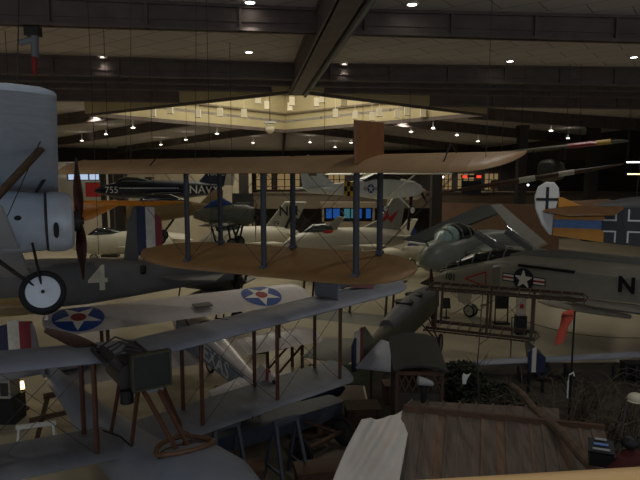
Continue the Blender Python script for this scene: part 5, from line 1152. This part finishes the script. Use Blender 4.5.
p = P(634, 373, 17.2); t = thing('black_box_case', 'black box case behind the short fence posts', 'box', (p.x, p.y, 0)); MB().box((0, 0, .4), (.7, .4, .5)).build('case', M_('black'), t); MB().box((0, 0, .68), (.74, .44, .06)).build('lid', M_('black'), t); MB().box((0, 0, .1), (.6, .3, .15)).build('plinth', M_('dark_wood'), t)
# barrier ropes on the pale floor
t = thing('barrier_rope', 'thin dark barrier rope across the pale floor behind the windsock', 'rope', G(560, 330, 0))
a, b = P(512, 317, 19.6), P(655, 338, 16.5); MB().path([loc(t, a.lerp(b, i / 10) - V((0, 0, .25 * math.sin(PI * i / 10)))) for i in range(11)], .012).build('rope', M_('black'), t)
for p in (a, b): q = loc(t, p); g = FR[t.name].translation; MB().tube((q.x, q.y, -g.z), q, .025).build('stanchion', M_('chrome'), t)
# ================================================================ things under the flying boat wing
def stand(px, py, d, label, m='bluegrey_dark', w=.5, h=None):
    top = P(px, py, d); t = thing('trestle_stand', label, 'stand', (top.x, top.y, .05), wv); h = top.z - .05
    MB().bar((-.3, 0, h), (.3, 0, h), .1, .09).build('head_beam', M_(m), t)
    for s in (-1, 1):
        for r_ in (-1, 1): MB().bar((s * .25, 0, h), (s * .32, r_ * w, 0), .06, .06, (1, 0, 0)).build('leg', M_(m), t)
        MB().bar((s * .3, -w * .7, h * .3), (s * .3, w * .7, h * .3), .04, .06).build('brace', M_(m), t)
stand(286, 420, 11.2, 'dark trestle stand under the right lower wing nearest the wheels', w=.45)
stand(226, 426, 10.8, 'dark trestle stand under the lower wing nearer the boat hull', w=.45)
p = G(38, 457, 0); t = thing('white_trestle', 'small white painted trestle on the floor at the left edge', 'stand', p, (.9, .3, 0))
MB().bar((-.42, 0, .78), (.42, 0, .78), .1, .08).build('top_beam', M_('white_paint'), t)
for s in (-1, 1):
    for r_ in (-1, 1): MB().bar((s * .36, 0, .76), (s * .42, r_ * .22, 0), .07, .05, (1, 0, 0)).build('leg', M_('white_paint'), t)
    MB().bar((s * .39, -.16, .3), (s * .39, .16, .3), .04, .05).build('brace', M_('white_paint'), t)
# spare axle with wheels
a, b = G(343, 431, .47), G(301, 452, .47)
t = thing('wheel_axle', 'spare axle with two large dark disc wheels on the floor', 'axle', (a + b) / 2, b - a); L_ = (b - a).length / 2
MB().tube((-L_, 0, 0), (L_, 0, 0), .06, n=12).build('axle', M_('dark_wood'), t)
for s in (-1, 1): wheel(t, (s * L_, 0, 0), (1, 0, 0), .36, M_('rubber'), M_('wheel_dark'))
MB().tube((-L_ * .8, 0, 0), (-L_ * .2, -.75, .2), .04).build('brace_rod', M_('dark_wood'), t); MB().tube((L_ * .8, 0, 0), (L_ * .2, -.75, .2), .04).build('brace_rod', M_('dark_wood'), t)
def crate(name, px, py, w, d, h, rot, label, m='crate_wood', cat='crate', z=.06):
    p = G(px, py, z); t = thing(name, label, cat, p, (math.cos(rot), math.sin(rot), 0))
    MB().box((0, 0, h / 2), (w, d, h)).build('box', M_(m), t)
    MB().box((0, 0, h + .015), (w + .06, d + .06, .04)).build('lid', M_(m), t)
    for s in (-1, 1): MB().box((s * w * .38, -d / 2 - .012, h / 2), (.07, .025, h)).build('batten', M_('dark_wood'), t)
    MB().box((0, -d / 2 - .02, h * .6), (.1, .02, .06)).build('clasp', M_('steel_dark'), t)
crate('wooden_chest', 318, 490, .9, .5, .5, .2, 'dark wooden chest on the floor in front of the axle wheels', 'dark_wood', 'chest')
crate('wooden_crate', 362, 424, .85, .6, .5, .1, 'wooden crate on the floor behind the white canvas sheet')
crate('wooden_crate', 228, 492, .45, .4, .75, .3, 'narrow grey wooden crate beside the boat hull', 'truck_body')
crate('wooden_crate', 254, 494, .4, .4, .6, .1, 'narrow brown wooden crate right of the grey one')
crate('wooden_crate', 392, 402, .5, .5, .55, .1, 'small crate on the floor left of the field wagon')
# long blue grey float
a, b = G(186, 448, .62), G(338, 404, .62)
t = thing('wing_float', 'long blue grey slab-sided float lying on the floor under the lower wing', 'float', (a + b) / 2, b - a); L_ = (b - a).length / 2
MB().loft([[V((x, -w, z0)), V((x, w, z0)), V((x, w, z1)), V((x, -w, z1))] for x, w, z0, z1 in ((-L_, .25, -.1, .12), (-L_ + .4, .32, -.2, .16), (L_ - .8, .34, -.22, .18), (L_ - .1, .3, -.12, .18), (L_, .2, .05, .17))]).build('hull', M_('float_paint'), t)
for x in (-L_ * .6, L_ * .6): MB().box((x, 0, -.38), (.12, .7, .34)).build('chock', M_('crate_wood'), t)
a = P(322, 402, 14.9); t = thing('blue_float', 'small rounded deep blue float on the floor behind the grey float', 'float', (a.x, a.y, .5), (.85, .5, 0)); MB().loft([ring(x, .1, w, h, 2.4) for x, w, h in ((-.75, .03, .03), (-.5, .2, .16), (0, .27, .22), (.5, .2, .17), (.75, .03, .03))]).build('hull', M_('stripe_blue'), t); MB().box((0, 0, -.28), (.5, .4, .4)).build('block', M_('crate_wood'), t)
p = G(318, 428, .06); t = thing('plank_pallet', 'pale wooden plank pallet between the grey float and the axle', 'pallet', p, (.85, .5, 0))
for k in range(7): MB().box((0, -.5 + k * .165, .09), (1.8, .14, .03)).build('slat', M_('crate_wood'), t)
for x in (-.8, 0, .8): MB().box((x, 0, .035), (.08, 1.1, .07)).build('bearer', M_('crate_wood'), t)
# pedestal at left, and a glowing stem added for a warm floor reflection
p = G(8, 420, 0); t = thing('display_pedestal', 'black and white display pedestal at the left edge', 'pedestal', p); MB().box((0, 0, .35), (.7, .6, .7)).build('base', M_('black'), t); MB().box((-.05, 0, .95), (.6, .5, .5)).build('cabinet', M_('info_white'), t); MB().box((.1, -.26, .95), (.2, .03, .35)).build('door', M_('steel_dark'), t)
p = P(22, 387, 15.2); t = thing('warm_glint', 'small warm glow added for a floor reflection beside the display pedestal', 'lamp', (p.x, p.y, 0)); MB().tube((0, 0, 0), (0, 0, p.z), .03).build('stem', M_('black'), t); MB().tube((0, 0, p.z - .05), (0, 0, p.z + .16), .07, .05, 12).build('lamp', WARM, t); MB().tube((0, 0, 0), (0, 0, .04), .16, n=16).build('base', M_('black'), t)
# small plates, sandbag-like gear behind the camel
crate('tool_box', 258, 352, .7, .5, .55, .2, 'dark tool box on the floor behind the cream tail', 'truck_body', 'box', 0)
p = G(285, 372, 0); t = thing('wooden_frame_stand', 'open wooden frame stand on the floor behind the lower wing struts', 'stand', p, (.8, .6, 0))
for x, y in ((-.5, -.3), (.5, -.3), (-.5, .3), (.5, .3)): MB().bar((x, y, 0), (x, y, 1.0), .08, .08, (1, 0, 0)).build('leg', M_('crate_wood'), t)
for y in (-.3, .3): MB().bar((-.5, y, .98), (.5, y, .98), .08, .1).build('rail', M_('crate_wood'), t); MB().bar((-.5, y, .1), (.5, y, .9), .05, .06).build('diagonal', M_('crate_wood'), t)
# ================================================================ balcony handrail in front of the camera
a, b = P(430, 480, 1.15), P(665, 466, 1.05); d = (b - a); a2 = a - d * 1.2; b2 = b + d * 1.2
t = thing('balcony_handrail', 'orange varnished wooden handrail across the bottom right corner', 'handrail', (a + b) / 2, d); q0, q1 = loc(t, a2), loc(t, b2)
MB().loft([[V((x, q0.y + .045 * math.copysign(abs(math.cos(q)) ** .7, math.cos(q)), -.045 + .035 * math.copysign(abs(math.sin(q)) ** .7, math.sin(q)))) for q in [2 * PI * i / 20 for i in range(20)]] for x in (q0.x, q1.x)]).build('rail', M_('rail_wood'), t)
for x in (q0.x + .1, 0, q1.x - .1): MB().tube((x, 0, -.05), (x, 0, -1.0), .02).build('post', M_('steel_dark'), t)
mb = MB(); z5 = (a.z + b.z) / 2 - 1.0; mb.prism([(-2.5, -2.6, z5 - .3), (3, -2.6, z5 - .3), (3, 1.3, z5 - .3), (-2.5, 1.3, z5 - .3)], (0, 0, .29)); struct(mb.build('balcony_floor', M_('mezz_face'), smooth=0))
# ================================================================ light
for i, p in enumerate(SP):
    if (p - CAM).length < 40: lamp('downlight_beam', 'SPOT', (p.x, p.y, p.z - .06), 200, (1, .95, .88), .16, angle=1.25, blend=.9)
for u, v, e in ((-26, 44, 700), (-14, 50, 700), (14, 52, 600), (27, 46, 500), (-30, 62, 1100), (-10, 70, 1100), (8, 68, 900), (26, 64, 900), (-18, 84, 1300), (14, 86, 1300), (34, 80, 1300), (-28, 98, 1300), (2, 102, 1300), (-22, 12, 230), (-10, 12, 230), (6, 12, 230), (18, 12, 230), (-24, 24, 230), (-12, 24, 230), (2, 23.5, 230), (14, 24, 230), (26, 24, 230), (-20, 34, 300), (22, 34, 300), (-6, 6, 230), (8, 6, 230), (1.5, -1.5, 200)):
    p = B(u, v, ZC - .08); lamp('hall_fill', 'SPOT', p, e, (1, .95, .87), .2, angle=2.4)  # added fill spots without any fixture, to brighten hall and balcony
c = (Nc + Fc) / 2
lamp('skylight_fill', 'AREA', (c.x, c.y, HW - .1), 1500, (1, .95, .8), 16)
w = bpy.data.worlds.new('world'); bpy.context.scene.world = w; w.use_nodes = True
w.node_tree.nodes['Background'].inputs[0].default_value = (.8, .88, 1, 1); w.node_tree.nodes['Background'].inputs[1].default_value = .30
# ================================================================ camera
cam = bpy.data.cameras.new('camera'); co = bpy.data.objects.new('camera', cam); C.objects.link(co); co.location = CAM
co.rotation_euler = (PI / 2 - PT, 0, 0); cam.sensor_width = 36; cam.lens = 31.5; cam.clip_end = 500
sc = bpy.context.scene; sc.camera = co
vs = sc.view_settings; vs.view_transform = 'Standard'; vs.look = 'None'; vs.gamma = 1; vs.use_curve_mapping = False; vs.exposure = .25
